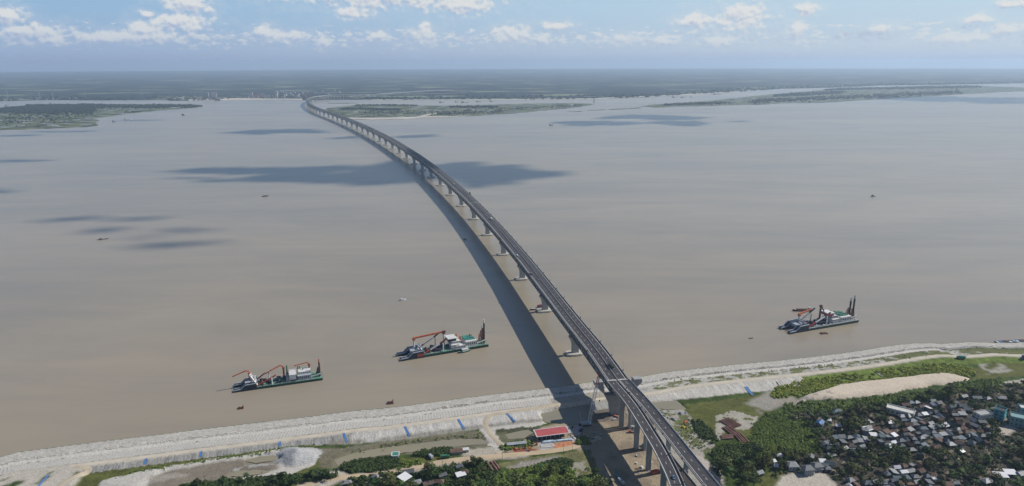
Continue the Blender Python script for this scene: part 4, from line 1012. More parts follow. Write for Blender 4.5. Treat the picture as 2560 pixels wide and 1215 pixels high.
cc = ((A_[0] + B_[0] + C_[0] + D_[0]) / 4, (A_[1] + B_[1] + C_[1] + D_[1]) / 4); LL_ = math.hypot(B_[0] - A_[0], B_[1] - A_[1]); WW_ = math.hypot(D_[0] - A_[0], D_[1] - A_[1])
shed('open_shed', 'long open shed with a faded red roof edged in white beside the yard road', 'shed', (cc[0], cc[1], hgt(*cc)), LL_ - 1, WW_ - 1, 5.6, .9, math.atan2(B_[1] - A_[1], B_[0] - A_[0]), RED, GREYP, True, edge=WHITE)
p = gz(1291, 1113); shed('long_hut', 'low long hut with grey tin roof left of the red roofed shed', 'hut', p, 17, 3.4, 2.4, .7, ang_px((1272, 1113), (1311, 1109)), TIN, WALLC)
p = gz(989, 1142); shed('small_hut', 'small white hut with bright green roof edged in white between pond and bushes', 'hut', p, 5.2, 5.0, 3.0, .5, .12, TEAL, WHITE, edge=WHITE)
p = gz(1141, 1132); shed('roadside_shed', 'shed with rusty brown roof beside the pond left of the loop track', 'shed', p, 10.5, 5, 2.8, .9, .16, RUSTR, WALLC)
p = gz(1163, 1128); shed('roadside_shed', 'low shed with white roof next to the rusty brown roofed shed', 'shed', p, 6, 3.4, 2.6, .5, .16, WHITE, WALLC)
WB = mat('blue_white_sheeting', (.38, .48, .55), .6, .4, .35)
p = gz(1392, 1103); t_ = thing('sheet_stack', 'long low stack of blue and white sheets in front of the red roofed shed', 'sheets', p, ang_px((1360, 1107), (1425, 1100)))
MB().box(-14, 14, -1.3, 1.3, 0, .8).box(-13, -3, -1.0, 1.4, .8, 1.3).box(0, 12, -1.2, 1.0, .8, 1.2).build('sheets', WB, t_)
p = gz(1365, 1115); t_ = thing('concrete_slab', 'square pale concrete slab lying between red shed and yard road', 'slab', p, .15); MB().box(-5, 5, -3, 3, 0, .5).box(5.5, 8, -2.5, 2, 0, .4).build('slab', CONC, t_)
p = gz(1342, 1112)
t_ = thing('water_tank', 'small orange tank standing on the yard beside the pale concrete slab', 'tank', p, 0); MB().cyl((0, 0, 0), (0, 0, 2.2), 1.1, n=12).build('tank_body', ORANGE, t_); MB().cyl((0, 0, 2.2), (0, 0, 2.5), .5, n=10).build('lid', DARK, t_)
car('pale green car parked in the bridge shadow, top one of three', mat('pale_green_car_paint', (.32, .42, .38), .35, .1, .5), gz(1485, 1084), 1.9)
car('pale blue car parked in the bridge shadow on the right of the three', LBLUE, gz(1502, 1089), 1.7)
car('grey green car parked in the bridge shadow, lowest of three', mat('grey_green_car_paint', (.16, .24, .22), .35, .1, .5), gz(1483, 1098), .5)
truck('white cab lorry parked on sand beside a viaduct column', WHITE, WHITE, gz(1578, 1070), -.3, 8, 'tank')
truck('grey flatbed lorry with orange tail parked under the left viaduct', ORANGE, GREYP, gz(1585, 1081), 3.1, 10, 'bed')
truck('red lorry parked under the left viaduct near the bottom edge', REDP, REDP, gz(1638, 1183), .4, 8, 'box')
truck('teal lorry in the shade of the bridge below the bushes', TEAL, GREYP, gz(1545, 1192), -1.2, 7, 'bed')
truck('white lorry in the shade of the bridge close to the bottom edge', WHITE, GREYP, gz(1553, 1206), -1.1, 7, 'box')
truck('dark lorry on the dirt road by the bushes and the green roofed hut', BLK, GREYP, gz(1076, 1144), 2.2, 7.5, 'box')
truck('dark green lorry on the dirt road right of the other roadside lorry', GREENP, GREENP, gz(1113, 1145), .1, 8, 'box')
truck('green tipper lorry alone on the pale embankment road far right', GREENP, TEAL, gz(2402, 896, 4.6), 2.9, 9, 'box', 3.4)
p = gz(1614, 1114); shed('site_tent', 'bright blue site tent beside a viaduct column', 'tent', p, 5.5, 4.5, 1.9, 1.2, .3, mat('blue_tarpaulin', (.10, .26, .40), .6, .2, .4), mat('blue_tarpaulin', (.1, .2, .4)), overhang=.2)
p = gz(1500, 1108)
# small boat on land, right edge
def boat(name, label, L_, W_, loc, rz, mh, md, cabin=None, mc=None, bowup=1.0, cat='boat', h=1.2, group=None, cargo=None):
    """local +X is the bow"""
    t = thing(name, label, cat, loc, rz, group)
    n = 9; rl_ = []
    for k in range(n):
        u = k / (n - 1); x = -L_ / 2 + L_ * u
        w = W_ / 2 * (1 - abs(2 * u - 1) ** 2.6 * (.55 if u < .5 else .93)); z = h * (1 + bowup * .9 * max(0, 2 * u - 1) ** 2 + .35 * bowup * max(0, 1 - 2 * u) ** 2)
        rl_.append([(x, -w * .55, -.4), (x, -w, h * .4), (x, -w, z), (x, w, z), (x, w, h * .4), (x, w * .55, -.4)])
    MB().loft(rl_).build('hull', mh, t)
    d = MB()
    for k in range(n - 1):
        a, b_ = rl_[k], rl_[k + 1]; d.quad((a[2][0], a[2][1] * .82, a[2][2] + .03), (b_[2][0], b_[2][1] * .82, b_[2][2] + .03), (b_[3][0], b_[3][1] * .82, b_[3][2] + .03), (a[3][0], a[3][1] * .82, a[3][2] + .03))
    d.build('deck', md, t)
    if cabin:
        x0, x1, hh = cabin; c = MB().box(x0, x1, -W_ * .33, W_ * .33, h * 1.03 + .04, h + hh).build('cabin', mc or WHITE, t)
        MB().box(x0 - .2, x1 + .3, -W_ * .37, W_ * .37, h + hh, h + hh + .14).build('cabin_roof', mc or WHITE, c)
        MB().box(x1 - .02, x1 + .03, -W_ * .25, W_ * .25, h + hh * .5, h + hh * .85).build('window', GLASSD, c)
    if cargo:
        x0, x1, hh = cargo; MB().box(x0, x1, -W_ * .36, W_ * .36, h + .1, h + hh, taper=.3).build('cargo', RUST, t)
    return t
p = gz(2556, 897, 3); boat('landed_boat', 'dark blue boat lying on the sand at the right edge', 22, 6, (p[0] + 6, p[1], p[2] + .4), .35, NAVY, BLUEP, (-8, -3, 2.2), NAVY)
# ------------------------------------------------------------------ blue drain chutes down the inner slope
DRAIN = mat('bright_blue_sheet', (.07, .19, .42), .55, .15, .5)
DR = [(118, 1196, 'left end by the curved track', -3, 5.5), (364, 1156, '', 0, 0), (503, 1137, '', 0, 0), (700, 1110, '', 0, 0), (861, 1108, '', 0, 0), (1016, 1086, '', 0, 0), (1153, 1069, '', 0, 0), (1275, 1054, '', 0, 0)]
for i, (px, py, _, a_, b_) in enumerate(DR):
    q = at(px, py, 3.6); u = SHP.nearest(*q)
    for _k in range(3):
        s0 = shore_dist(np.array([[q[0]]]), np.array([[q[1]]])); u = float(s0[1][0, 0])
    sa = 31.5; sb = float(np.interp(q[0], [-420, -190, -150, -40, 30, 60], [39, 39, 47, 49, 51, 50])) - 1
    du = 2.5 if q[0] > -190 else 0
    if i == 0: sa, sb, du = 38, 58, -3
    if i == 7: sa, sb, du = 33, 49, 5
    b = MB(); N_ = 9
    for k in range(N_):
        s1 = sa + (sb - sa) * k / (N_ - 1); uu_ = u + du * k / (N_ - 1) 
        for w in (-.95, -.62, .62, .95):
            c = SHP.off(uu_ + w, s1); zz = max(hgt(c.x, c.y), hgt(*tuple(SHP.off(uu_, s1))[:2])) + (.42 if abs(w) > .9 else .25)
            b.v.append((c.x, c.y, zz))
    for k in range(N_ - 1):
        for j in range(3): a = k * 4 + j; b.f.append((a, a + 1, a + 5, a + 4))
    hd = SHP.off(u, sa - .8); hz_ = hgt(hd.x, hd.y)
    o = b.build('drain_chute', DRAIN)
    tag(o, 'bright blue drain chute down the embankment slope, %s from the left' % ordw(i + 1), 'drain', 'blue drain chutes on the embankment')
for (p0, p1, w, lab) in (((1864, 966), (1882, 987), 1.6, 'blue drain chute down the white slope right of the bridge'), ((1944, 954), (1953, 967), 1.4, 'grey concrete chute at the left end of the green slope'), ((2190, 928), (2210, 941), 1.6, 'grey concrete chute cutting through the bright green slope')):
    a = Vector((*at(*p0, 4), 0)); c = Vector((*at(*p1, 3), 0)); d = (c - a).normalized(); nn_ = Vector((d.y, -d.x, 0)); b = MB()
    for k in range(8):
        q = a.lerp(c, k / 7)
        for s1 in (-w, -w * .7, w * .7, w): v = q + nn_ * s1; b.v.append((v.x, v.y, hgt(q.x, q.y) + (.7 if abs(s1) == w else .45)))
    for k in range(7):
        for j in range(3): i_ = k * 4 + j; b.f.append((i_, i_ + 1, i_ + 5, i_ + 4))
    tag(b.build('drain_chute', DRAIN if 'blue' in lab else CONC), lab, 'drain')
# ------------------------------------------------------------------ power poles
pole_me = MB().cyl((0, 0, -.5), (0, 0, 9.5), .17, .1, 6).mesh('pole', mat('pole_wood', (.16, .15, .13), .9, .2, .6)); arm_me = MB().box(-.9, .9, -.07, .07, 8.7, 8.9).mesh('crossarm', mat('pole_wood', (.1, .1, .1)))
for (px, py, lab) in [(1256, 1148, 'power pole beside the tan road where the loop track joins'), (1409, 1133, 'power pole below the orange soil patch'), (1431, 1129, 'power pole at the right end of the sheets and orange soil'), (1106, 1163, 'power pole by the tan road below the roadside lorries'),
                      (958, 1173, 'power pole by the tan road under the bush island'), (1493, 1120, 'power pole at the edge of the bridge shadow'), (514, 1214, 'power pole among the hedges at the lower left'), (657, 1203, 'power pole among the hedges below the sand heap'), (797, 1196, 'power pole where the sandy track meets the tan road')]:
    t_ = thing('power_pole', lab, 'pole', gz(px, py), .3); ref(pole_me, 'pole', t_); ref(arm_me, 'crossarm', t_)
# ------------------------------------------------------------------ stacks of steel pipes
def pipes(p0, p1, n, r, L_, where, two=True):
    """n pipes side by side from p0 to p1 (photo), each L_ long"""
    a = Vector((*at(*p0, 2.6), 0)); b_ = Vector((*at(*p1, 2.6), 0)); d = (b_ - a).normalized(); nn_ = Vector((d.y, -d.x, 0)); c = (a + b_) / 2; z = hgt(c.x, c.y)
    L_ = (b_ - a).length
    me = MB().cyl((-L_ / 2, 0, 0), (L_ / 2, 0, 0), r, n=12).mesh('steel_pipe', mat('rusty_pipe', (.20, .105, .08), .7, .3, .4))
    for k in range(n):
        q = c + nn_ * (k - (n - 1) / 2) * r * 2.9
        o = ref(me, 'steel_pipe', None, (q.x + rnd.uniform(-.5, .5), q.y, z + r), math.atan2(d.y, d.x) + rnd.uniform(-.01, .01))
        tag(o, 'rusty pipe %s, %s from the left' % (where, ordw(k + 1)), 'pipe', 'rusty steel pipes')
pipes((1810, 1049), (1843, 1068), 6, .75, 30, 'in the upper stack of the sandy lay-down'); pipes((1814, 1068), (1842, 1089), 4, .8, 30, 'in the slanting middle stack'); pipes((1803, 1095), (1832, 1093), 3, .85, 20, 'in the level row at the lower left'); pipes((1840, 1082), (1864, 1108), 4, .8, 24, 'in the steep lower right stack')
pipes((1227, 1157), (1242, 1178), 3, 1.1, 22, 'beside the roadside trees at the bottom')
# ------------------------------------------------------------------ scattered yard stuff
rg = random.Random(33)
KIT = [RUST, GREYP, CONC2, ORANGE, DARK, CONC, BLUEP, WHITE, YELL]
names = [('crate', 'crate'), ('pallet_stack', 'pallets'), ('scrap_frame', 'scrap'), ('block_stack', 'blocks')]
zones_ = [((1512, 1025), (1560, 1050), 14, 'on sand between the crane and the first viaduct column'), ((1590, 1135), (1660, 1190), 9, 'on the ground between the viaduct columns'), ((1425, 1062), (1455, 1100), 12, 'on the littered ground right of the red shed'), ((1655, 1030), (1720, 1090), 12, 'in the scrub right of the right viaduct'), ((1285, 1116), (1335, 1128), 7, 'beside the red soil and the yard road')]
for (p0, p1, n, where) in zones_:
    items = []
    for k in range(n):
        px, py = rg.uniform(p0[0], p1[0]), rg.uniform(p0[1], p1[1]); items.append((px, py))
    items.sort()
    for k, (px, py) in enumerate(items):
        nm, ct = rg.choice(names); mm_ = rg.choice(KIT); s1 = rg.uniform(.8, 2.6); s2 = rg.uniform(.5, 1.4); h_ = rg.uniform(.4, 1.5)
        b = MB()
        if nm == 'scrap_frame':
            for sx_ in (-1, 1): b.bar((sx_ * s1, -s2, .2), (sx_ * s1, s2, .2), .25).bar((-s1, sx_ * s2, .3), (s1, sx_ * s2, .3), .25)
            b.bar((-s1, -s2, .3), (s1, s2, .5), .2)
        elif nm == 'pallet_stack':
            for i in range(4): b.box(-s1, s1, -s2, s2, i * .3, i * .3 + .2)
        else:
            b.box(-s1, s1, -s2, s2, 0, h_).box(-s1 * .6, s1 * .8, -s2 * .8, s2 * .6, h_, h_ * 1.5)
        o = b.build(nm, mm_); o.location = gz(px, py); o.rotation_euler = (0, 0, rg.uniform(0, 3))
        tag(o, '%s %s %s, %s from the left' % (mm_.name.split('_')[0], ct, where, ordw(k + 1)), ct)
# ------------------------------------------------------------------ cutter dredgers: +X towards the spuds at the stern, 92 m over all
MAROON = mat('maroon_paint', (.13, .035, .035), .6, .25, .4); DKGREEN = mat('dark_green_hull', (.02, .06, .045), .6, .25, .3); DECKG = mat('green_deck_paint', (.10, .26, .17), .8, .35, .3)
DECKGREY = mat('grey_deck_paint', (.33, .36, .35), .8, .3, .3); NAVYH = mat('navy_hull_paint', (.02, .028, .045), .55, .2, .3)
def house(b_name, parent, x0, x1, y0, y1, z0, z1, m, win=None, rows=1, nwin=6):
    o = MB().box(x0, x1, y0, y1, z0, z1).build(b_name, m, parent)
    if win:
        wb = MB(); dz = (z1 - z0) / rows
        for r_ in range(rows):
            for k in range(nwin):
                a = x0 + (x1 - x0) * (k + .25) / nwin; c = x0 + (x1 - x0) * (k + .75) / nwin
                for y in (y0 - .04, y1 + .04): wb.box(a, c, y - .03, y + .03, z0 + dz * (r_ + .42), z0 + dz * (r_ + .78))
        wb.build('window', GLASSD, o)
    return o
def dredger(label, a, b_, v):
    pa, pb = at(*a), at(*b_); L_ = math.hypot(pb[0] - pa[0], pb[1] - pa[1]); s = L_ / 92.0; rz = math.atan2(pb[1] - pa[1], pb[0] - pa[0])
    t = thing('dredger', label, 'ship', ((pa[0] + pb[0]) / 2, (pa[1] + pb[1]) / 2, 0), rz); t.scale = (s, s, s)
    X0 = -46.0
    def P(x, y, z): return (x + X0, y, z)
    def box(b, x0, x1, y0, y1, z0, z1, taper=0): return b.box(x0 + X0, x1 + X0, y0, y1, z0, z1, taper=taper)
    hullm, deckm = v['hull'], v['deck']
    h = MB(); h.loft([[P(23, -8.5, -1), P(92, -8.5, -1), P(92, 8.5, -1), P(23, 8.5, -1)], [P(23, -9, 2.6), P(92, -9, 2.6), P(92, 9, 2.6), P(23, 9, 2.6)]])
    hull = h.build('hull', hullm, t)
    box(MB(), 23.3, 91.7, -8.8, 8.8, 2.6, 2.75).build('deck', deckm, t)
    # bow: raised arms either side of the ladder well, falling in a step to the cutter
    for sy in (-1, 1):
        y0, y1 = (4.2, 9) if sy > 0 else (-9, -4.2)
        prof = [(0, 1.2), (1.5, 2.0), (7.5, 2.2), (12.5, 6.4), (24, 6.9), (24, -1), (3, -1)]
        r0 = [P(x, y0, z) for x, z in prof]; r1 = [P(x, y1, z) for x, z in prof]
        o = MB().loft([r1, r0]).build('bow_arm', NAVYH if v['dark'] else DARK, t)
        e = MB()
        for k in range(4):
            (xa, za), (xb_, zb_) = prof[k], prof[k + 1]
            for yy in (y0 + .2, y1 - .2): e.bar(P(xa, yy, za + .25), P(xb_, yy, zb_ + .25), 1.0, .6)
        e.build('rim', GREYP, o)
    box(MB(), 12, 24, -4.2, 4.2, 3.6, 6.5).build('bow_platform', GREYP, t)
    MB().cyl(P(26, 0, 2.2), P(1, 0, -1.6), 1.6, 1.9, 10).build('cutter_ladder', RUST, t)
    # gantry over the bow
    g = MB()
    for sy in (-1, 1): g.bar(P(25, sy * 6.5, 2.7), P(18 if v['lean'] else 21, sy * 3.2, v['gz']), 1.7, 1.5)
    g.bar(P(18 if v['lean'] else 21, -3.6, v['gz']), P(18 if v['lean'] else 21, 3.6, v['gz']), 1.5)
    for z in (6.5, 10): g.bar(P(22.5, -5.2, z), P(22.5, 5.2, z), .7)
    g.build('bow_gantry', v['gm'], t)
    for (cx_, cy_, cz, cm, segs, bm, w) in v['cranes']:
        c = MB().cyl(P(cx_, cy_, 2.7), P(cx_, cy_, cz), 1.0, .9, 10).build('crane_column', cm, t)
        for sg in segs: b2 = MB().bar(P(*sg[0]), P(*sg[1]), w * 1.15, w).build('crane_boom', bm, c)
        MB().box(cx_ + X0 - 1.3, cx_ + X0 + 1.3, cy_ - 1.1, cy_ + 1.1, cz, cz + 1.7).build('slewing_head', bm, c)
    for segs in v['booms']:
        for (p_, q_, m_) in segs: MB().bar(P(*p_), P(*q_), 1.15, 1.15).build('anchor_boom', m_, t)
    po = MB()
    for (px_, py_, z1) in v['posts']: MB().cyl(P(px_, py_, 2.7), P(px_, py_, z1), .65, .6, 8).build('post', WHITE, t)
    # machinery amidships
    rg_ = random.Random(v['seed'])
    for k in range(26):
        x = rg_.uniform(27, 55); y = rg_.uniform(-6.5, 6.5); w = rg_.uniform(.5, 2.2); d = rg_.uniform(.4, 1.3); hh = rg_.uniform(.8, 3.2)
        box(MB(), x - w, x + w, y - d, y + d, 2.75, 2.75 + hh).build('machine', v['mach'], t)
    for k in range(22):
        x = rg_.uniform(26, 90); y = rg_.choice((-1, 1)) * rg_.uniform(6.6, 8.2); w = rg_.uniform(.3, 1.6); hh = rg_.uniform(.4, 1.6)
        box(MB(), x - w, x + w, y - .4, y + .4, 2.75, 2.75 + hh).build('deck_gear', rg_.choice((GREYP, WHITE, DARK, WHITE)), t)
    w_ = MB()
    for k in range(2):
        w_.cyl(P(29 + 8 * k, -4, 4), P(29 + 8 * k, 4, 4), 1.5, n=12)
    w_.build('winch', v['winch'], t)
    rl_ = MB()
    for sy in (-1, 1):
        for z in (3.4, 3.9): rl_.bar(P(24, sy * 8.8, z), P(91.5, sy * 8.8, z), .1)
        for k in range(35): rl_.bar(P(24 + k * 1.98, sy * 8.8, 2.7), P(24 + k * 1.98, sy * 8.8, 3.9), .1)
    rl_.build('railing', WHITE, t)
    for hs_ in v['houses']:
        nm, x0, x1, y0, y1, z0, z1, m_, rows, nw = hs_; house(nm, t, x0 + X0, x1 + X0, y0, y1, z0, z1, m_, rows > 0, max(rows, 1), nw)
    fn = MB()
    for (x, y, z0, z1, r_) in v['funnels']: fn.cyl(P(x, y, z0), P(x, y, z1), r_, r_ * .85, 9)
    fn.build('funnel', v['fm'], t)
    # spud carriage and spuds
    c = MB()
    for sy in (-1, 1): c.lattice(P(87.5, sy * 3.5, 2.7), P(88.5, sy * 2.6, v['carr']), 3.4, 1.5, 6, .35)
    c.bar(P(88, -3.5, v['carr'] * .6), P(88, 3.5, v['carr'] * .6), .8).bar(P(88, -3, v['carr']), P(88, 3, v['carr']), .8)
    c.build('spud_carriage', v['cm'], t)
    for (y, zt_, m_) in v['spuds']:
        sp = MB().cyl(P(89.5, y, -3), P(89.5, y, zt_ - 4), .95, n=12).build('spud', m_, t); MB().cyl(P(89.5, y, zt_ - 4), P(89.5, y, zt_), .75, .6, 12).build('spud_tip', v['tip'], sp)
    if v['bar']: MB().cyl(P(89, 0, 13), P(101, -2, 12.5), .28, n=6).build('outrigger', GREYP, t)
    MB().bar(P(79, -7.4, 5.2), P(91, -7.4, 8.0), .9).build('discharge_pipe', WHITE, t)
    return t
dredger('dredger with green deck and three orange cranes, leftmost of the three dredgers', (584, 973), (806, 942), dict(
    hull=DKGREEN, deck=DECKG, dark=True, lean=True, gz=14, gm=WHITE, mach=NAVYH, winch=MAROON, seed=3, fm=GREENP, cm=DARK, tip=ORANGE, carr=11, bar=False,
    cranes=[(17, 2, 14.5, MAROON, [((17, 2, 17.5), (14, 2, 18.5)), ((14, 2, 18.5), (0, 1, 14.2))], ORANGE, .95), (52, 3, 15, MAROON, [((52, 3, 17.5), (49, 3, 19)), ((49, 3, 19), (39, 1, 15.5)), ((39, 1, 15.5), (32, 0, 12.5))], ORANGE, 1.0), (79, 5, 14, MAROON, [((79, 5, 16), (77, 5, 17.5)), ((77, 5, 17.5), (63, 5, 15.5))], ORANGE, .8)],
    booms=[[((33, 4, 12.2), (23, 6, 4.5), MAROON)], [((24, -7, 3.5), (42, -5, 11), REDP)], [((42, -5, 11), (44, -4.6, 11.8), REDP)]], posts=[(36.5, 2, 15), (39.5, -7.5, 10.5)],
    houses=[('deck_house', 57.5, 64.5, -8.2, 7, 2.7, 11.0, WHITE, 0, 4), ('vent_louvre', 58.2, 64, -8.4, -8.15, 3.0, 5.4, DARK, 0, 1), ('engine_house', 66, 80, -7.6, 7, 2.7, 8.2, GREYP, 1, 7), ('upper_house', 67, 80, -4, 6.5, 8.2, 11.0, WHITE, 1, 6), ('tank_top', 54, 57, -6, 5, 2.7, 8, GREYP, 0, 1)],
    funnels=[(67, 5, 11, 14.5, .7), (69, 5, 11, 14, .6), (55.5, 5, 8, 17, .9), (72, 2, 11, 13.2, .5)], spuds=[(-2.6, 23, MAROON), (2.6, 16, DARK)]))
dredger('dredger with long red boom on white posts and a green roof left of the bridge', (996, 895), (1214, 859), dict(
    hull=DKGREEN, deck=DECKG, dark=True, lean=False, gz=9, gm=GREYP, mach=NAVYH, winch=MAROON, seed=4, fm=ORANGE, cm=MAROON, tip=WHITE, carr=14, bar=True,
    cranes=[(17, 3, 15, WHITE, [((16, 3, 17.2), (48, 3, 19.2))], ORANGE, 1.5), (48, 3, 17, WHITE, [((46, 3, 19), (50, 3, 19.4))], MAROON, 1.7)],
    booms=[[((22, 5, 5), (27, 5, 8), MAROON)], [((27, 5, 8), (38, 5, 14), WHITE)], [((38, 5, 14), (44, 5, 18), DARK)], [((24, -7.5, 3.5), (31, -7, 6.5), REDP)], [((31, -7, 6.5), (41, -6.5, 11), WHITE)], [((41, -6.5, 11), (49, -6, 15.2), MAROON)]],
    posts=[(39.5, 5, 14), (44, -7.5, 11)],
    houses=[('deck_house', 53, 61, -7.6, 7, 2.7, 7.5, WHITE, 2, 6), ('wheelhouse', 50.5, 59, -4, 6, 10.2, 12.8, DARK, 0, 1), ('wheelhouse_roof', 50, 60, -4.6, 6.6, 12.8, 13.5, WHITE, 0, 1), ('upper_house', 54, 63, -5, 6, 7.5, 10.2, WHITE, 1, 5), ('side_house', 57, 67, -8.6, -3, 2.7, 6.4, WHITE, 1, 6), ('engine_house', 68, 80, -7.8, 7, 2.7, 9, WHITE, 1, 6), ('green_roof', 68, 79, -4.5, 7.4, 9, 9.8, TEAL, 0, 1), ('bow_corner', 17, 23.5, -9.2, -4.5, 1.5, 4.6, REDP, 0, 1)],
    funnels=[(61, 3, 10.2, 14.5, 1.1), (64, 1, 8, 12, .6), (66, 4, 7, 11, .5), (76, 3, 9.8, 12.4, .8), (84, -3, 2.7, 13, .9)], spuds=[(-2.4, 28, DARK), (2.4, 21, MAROON)]))
dredger('dredger with two tall black spuds, alone right of the bridge', (1960, 828), (2130, 799), dict(
    hull=DKGREEN, deck=DECKGREY, dark=True, lean=False, gz=8.5, gm=GREYP, mach=NAVYH, winch=MAROON, seed=5, fm=MAROON, cm=MAROON, tip=GREYP, carr=13, bar=True,
    cranes=[(21, 3, 13, WHITE, [((20, 3, 15), (38, 5, 17.5))], ORANGE, 1.4), (50, 4, 19, MAROON, [((50, 4, 21), (53, 2, 14))], MAROON, 1.1)],
    booms=[[((25, 5, 6), (36, 5, 13.5), WHITE)], [((36, 5, 13.5), (43, 5, 18), DARK)], [((24, -7.5, 3.2), (34, -7, 7.5), REDP)], [((34, -7, 7.5), (46, -6.5, 12), WHITE)], [((46, -6.5, 12), (54, -6, 15.5), MAROON)]],
    posts=[(39, 5, 12), (48.5, -7.5, 12.5)],
    houses=[('deck_house', 57, 66, -7.6, 7, 2.7, 7.5, WHITE, 2, 6), ('wheelhouse', 53.5, 61, -4, 6, 10.2, 12.8, REDP, 0, 1), ('wheelhouse_roof', 53, 61.6, -4.6, 6.6, 12.8, 13.6, WHITE, 0, 1), ('upper_house', 58, 66, -5, 6, 7.5, 10.2, GREYP, 1, 5), ('engine_house', 68, 82, -7.8, 7, 2.7, 8.4, WHITE, 1, 6), ('green_roof', 70, 80, -4.5, 7.4, 8.4, 9.4, GREENP, 0, 1)],
    funnels=[(63, 3, 10, 13.5, .8), (66, 1, 8, 11, .5), (70, 4, 9, 11.6, .5)], spuds=[(-2.2, 29, BLACK), (2.2, 25, BLACK)]))
# ------------------------------------------------------------------ boats
def bxy(px, py): x, y = at(px, py); return (x, y, 0.0)
def bl(p, q): a = at(*p); b_ = at(*q); return math.hypot(b_[0] - a[0], b_[1] - a[1]), ((a[0] + b_[0]) / 2, (a[1] + b_[1]) / 2, 0), math.atan2(b_[1] - a[1], b_[0] - a[0])
L_, c, a = bl((1136 + 6, 881), (1172, 874)); boat('tender', 'small white and green tender alongside the dredger left of the bridge', max(L_, 16), 5, (c[0] + 2, c[1] - 2.5, 0), a + math.pi, DKGREEN, DECKG, (-5, 3, 2.6), WHITE)
L_, c, a = bl((997, 752), (1016, 749)); boat('launch', 'small white launch in open water above the dredgers', 10, 3.2, c, a, WCAR, GREYP, (-3, 1.2, 1.7), WHITE)
L_, c, a = bl((1980, 777), (2030, 777)); boat('cargo_boat', 'long cargo boat just behind the dredger right of the bridge', L_ * .95, 6, c, a + math.pi, MAROON, GREYP, (-L_ * .42, -L_ * .3, 3.5), GREYP, cargo=(-L_ * .25, L_ * .3, 1.3), h=1.6)
L_, c, a = bl((1326, 776), (1357, 768)); boat('cargo_boat', 'dark boat with rust red cabin tied up at a bridge pier', L_, 5.5, c, a + math.pi, BLK, GREYP, (-L_ * .38, -L_ * .1, 3.0), MAROON, h=1.5)
L_, c, a = bl((655, 492), (671, 490)); boat('cargo_boat', 'dark wooden boat on open water left of the bridge below the cloud shadow', L_, 4, c, a, WOOD, WOOD, None, cargo=(-L_ * .3, L_ * .2, 1.4))
L_, c, a = bl((243, 600), (271, 597)); boat('country_boat', 'long thin dark wooden boat at the far left of the river', L_, 3, c, a, WOOD, WOOD, (-L_ * .3, -L_ * .1, 1.4), WOOD, h=.8)
L_, c, a = bl((1158, 598), (1167, 600)); boat('country_boat', 'small dark boat inside the bridge shadow', 9, 2.6, c, a, WOOD, WOOD, (-3, -1, 1.2), BLK, h=.8)
L_, c, a = bl((2179, 491), (2187, 491)); boat('country_boat', 'lone small dark boat on open water at the right', 12, 3.4, c, a, WOOD, WOOD, (-4, 0, 3), BLK, h=1.0)
L_, c, a = bl((1873, 846), (1881, 846)); boat('country_boat', 'tiny dark boat left of the dredger on the right side', 5.5, 1.4, c, a, WOOD, WOOD, None, h=.6)
L_, c, a = bl((2052, 834), (2067, 834)); t_ = thing('pontoon', 'dark maroon floating pontoon below the dredger on the right', 'pontoon', (c[0], c[1], 0), a + .15)
for y in (-1.4, 1.4): MB().cyl((-4.5, y, .4), (4.5, y, .4), .95, n=10).build('float', MAROON, t_)
MB().box(-3.9, 3.9, -1.9, 1.9, 1.25, 1.5).build('deck', RUST, t_)
for (px, py, lab, s_) in ((976, 1008, 'maroon anchor pontoon with a small frame near the bank, the right one of two', 1.0), (602, 1021, 'maroon anchor pontoon with a small frame near the bank, the left one of two', .85)):
    t_ = thing('anchor_pontoon', lab, 'pontoon', bxy(px, py), .25, 'anchor pontoons near the bank'); t_.scale = (s_, s_, s_)
    for y in (-1.5, 1.5): MB().box(-3.2, 3.2, y - .8, y + .8, -.4, 1.0).build('float', MAROON, t_)
    MB().box(-2.6, 1.2, -1.5, 1.5, 1.0, 1.25).box(-2.2, -.9, -1.0, 1.0, 1.25, 2.1).build('deck', RUST, t_); MB().bar((1.4, -1.5, 1), (3.0, -1.5, 3.4), .4).bar((1.4, 1.5, 1), (3.0, 1.5, 3.4), .4).bar((3, -1.5, 3.3), (3, 1.5, 3.3), .4).build('frame', MAROON, t_)
# moored flat barges at the right edge
k = 0
for i in range(9):
    px = 2497 + i * 8.3; py = 859.5 - i * .5
    c = bxy(px, py); t_ = thing('flat_barge', '', 'barge', c, ang_px((2495, 864), (2570, 858), 0) + 1.32, 'barges moored side by side')
    t_.scale = (.62, .95, 1)
    t_['label'] = 'dark flat barge moored at the right edge of the bank, %s from the left' % ordw(i + 1)
    mm_ = [MAROON, NAVYH, DARK, NAVYH][i % 4]
    MB().loft([[(-9, -1.9, -.5), (9, -1.9, -.5), (9, 1.9, -.5), (-9, 1.9, -.5)], [(-10.5, -2.1, 1.3), (10.5, -2.1, 1.3), (10.5, 2.1, 1.3), (-10.5, 2.1, 1.3)]]).build('hull', mm_, t_)
    MB().box(-8.5, 8.5, -1.5, 1.5, 1.3, 1.6).build('hatch', [GREYP, BLUEP, DARK, MAROON, NAVYH][i % 5], t_)
    if i in (3, 5): MB().box(-7, -2, -1.6, 1.6, 1.6, 3.6).build('cabin', WHITE, t_)
p = bxy(2484, 866); boat('country_boat', 'small white roofed boat at the bank beside the moored barges', 7, 2.6, p, .4, BLK, WOOD, (-2.4, 1.2, 1.2), WHITE)
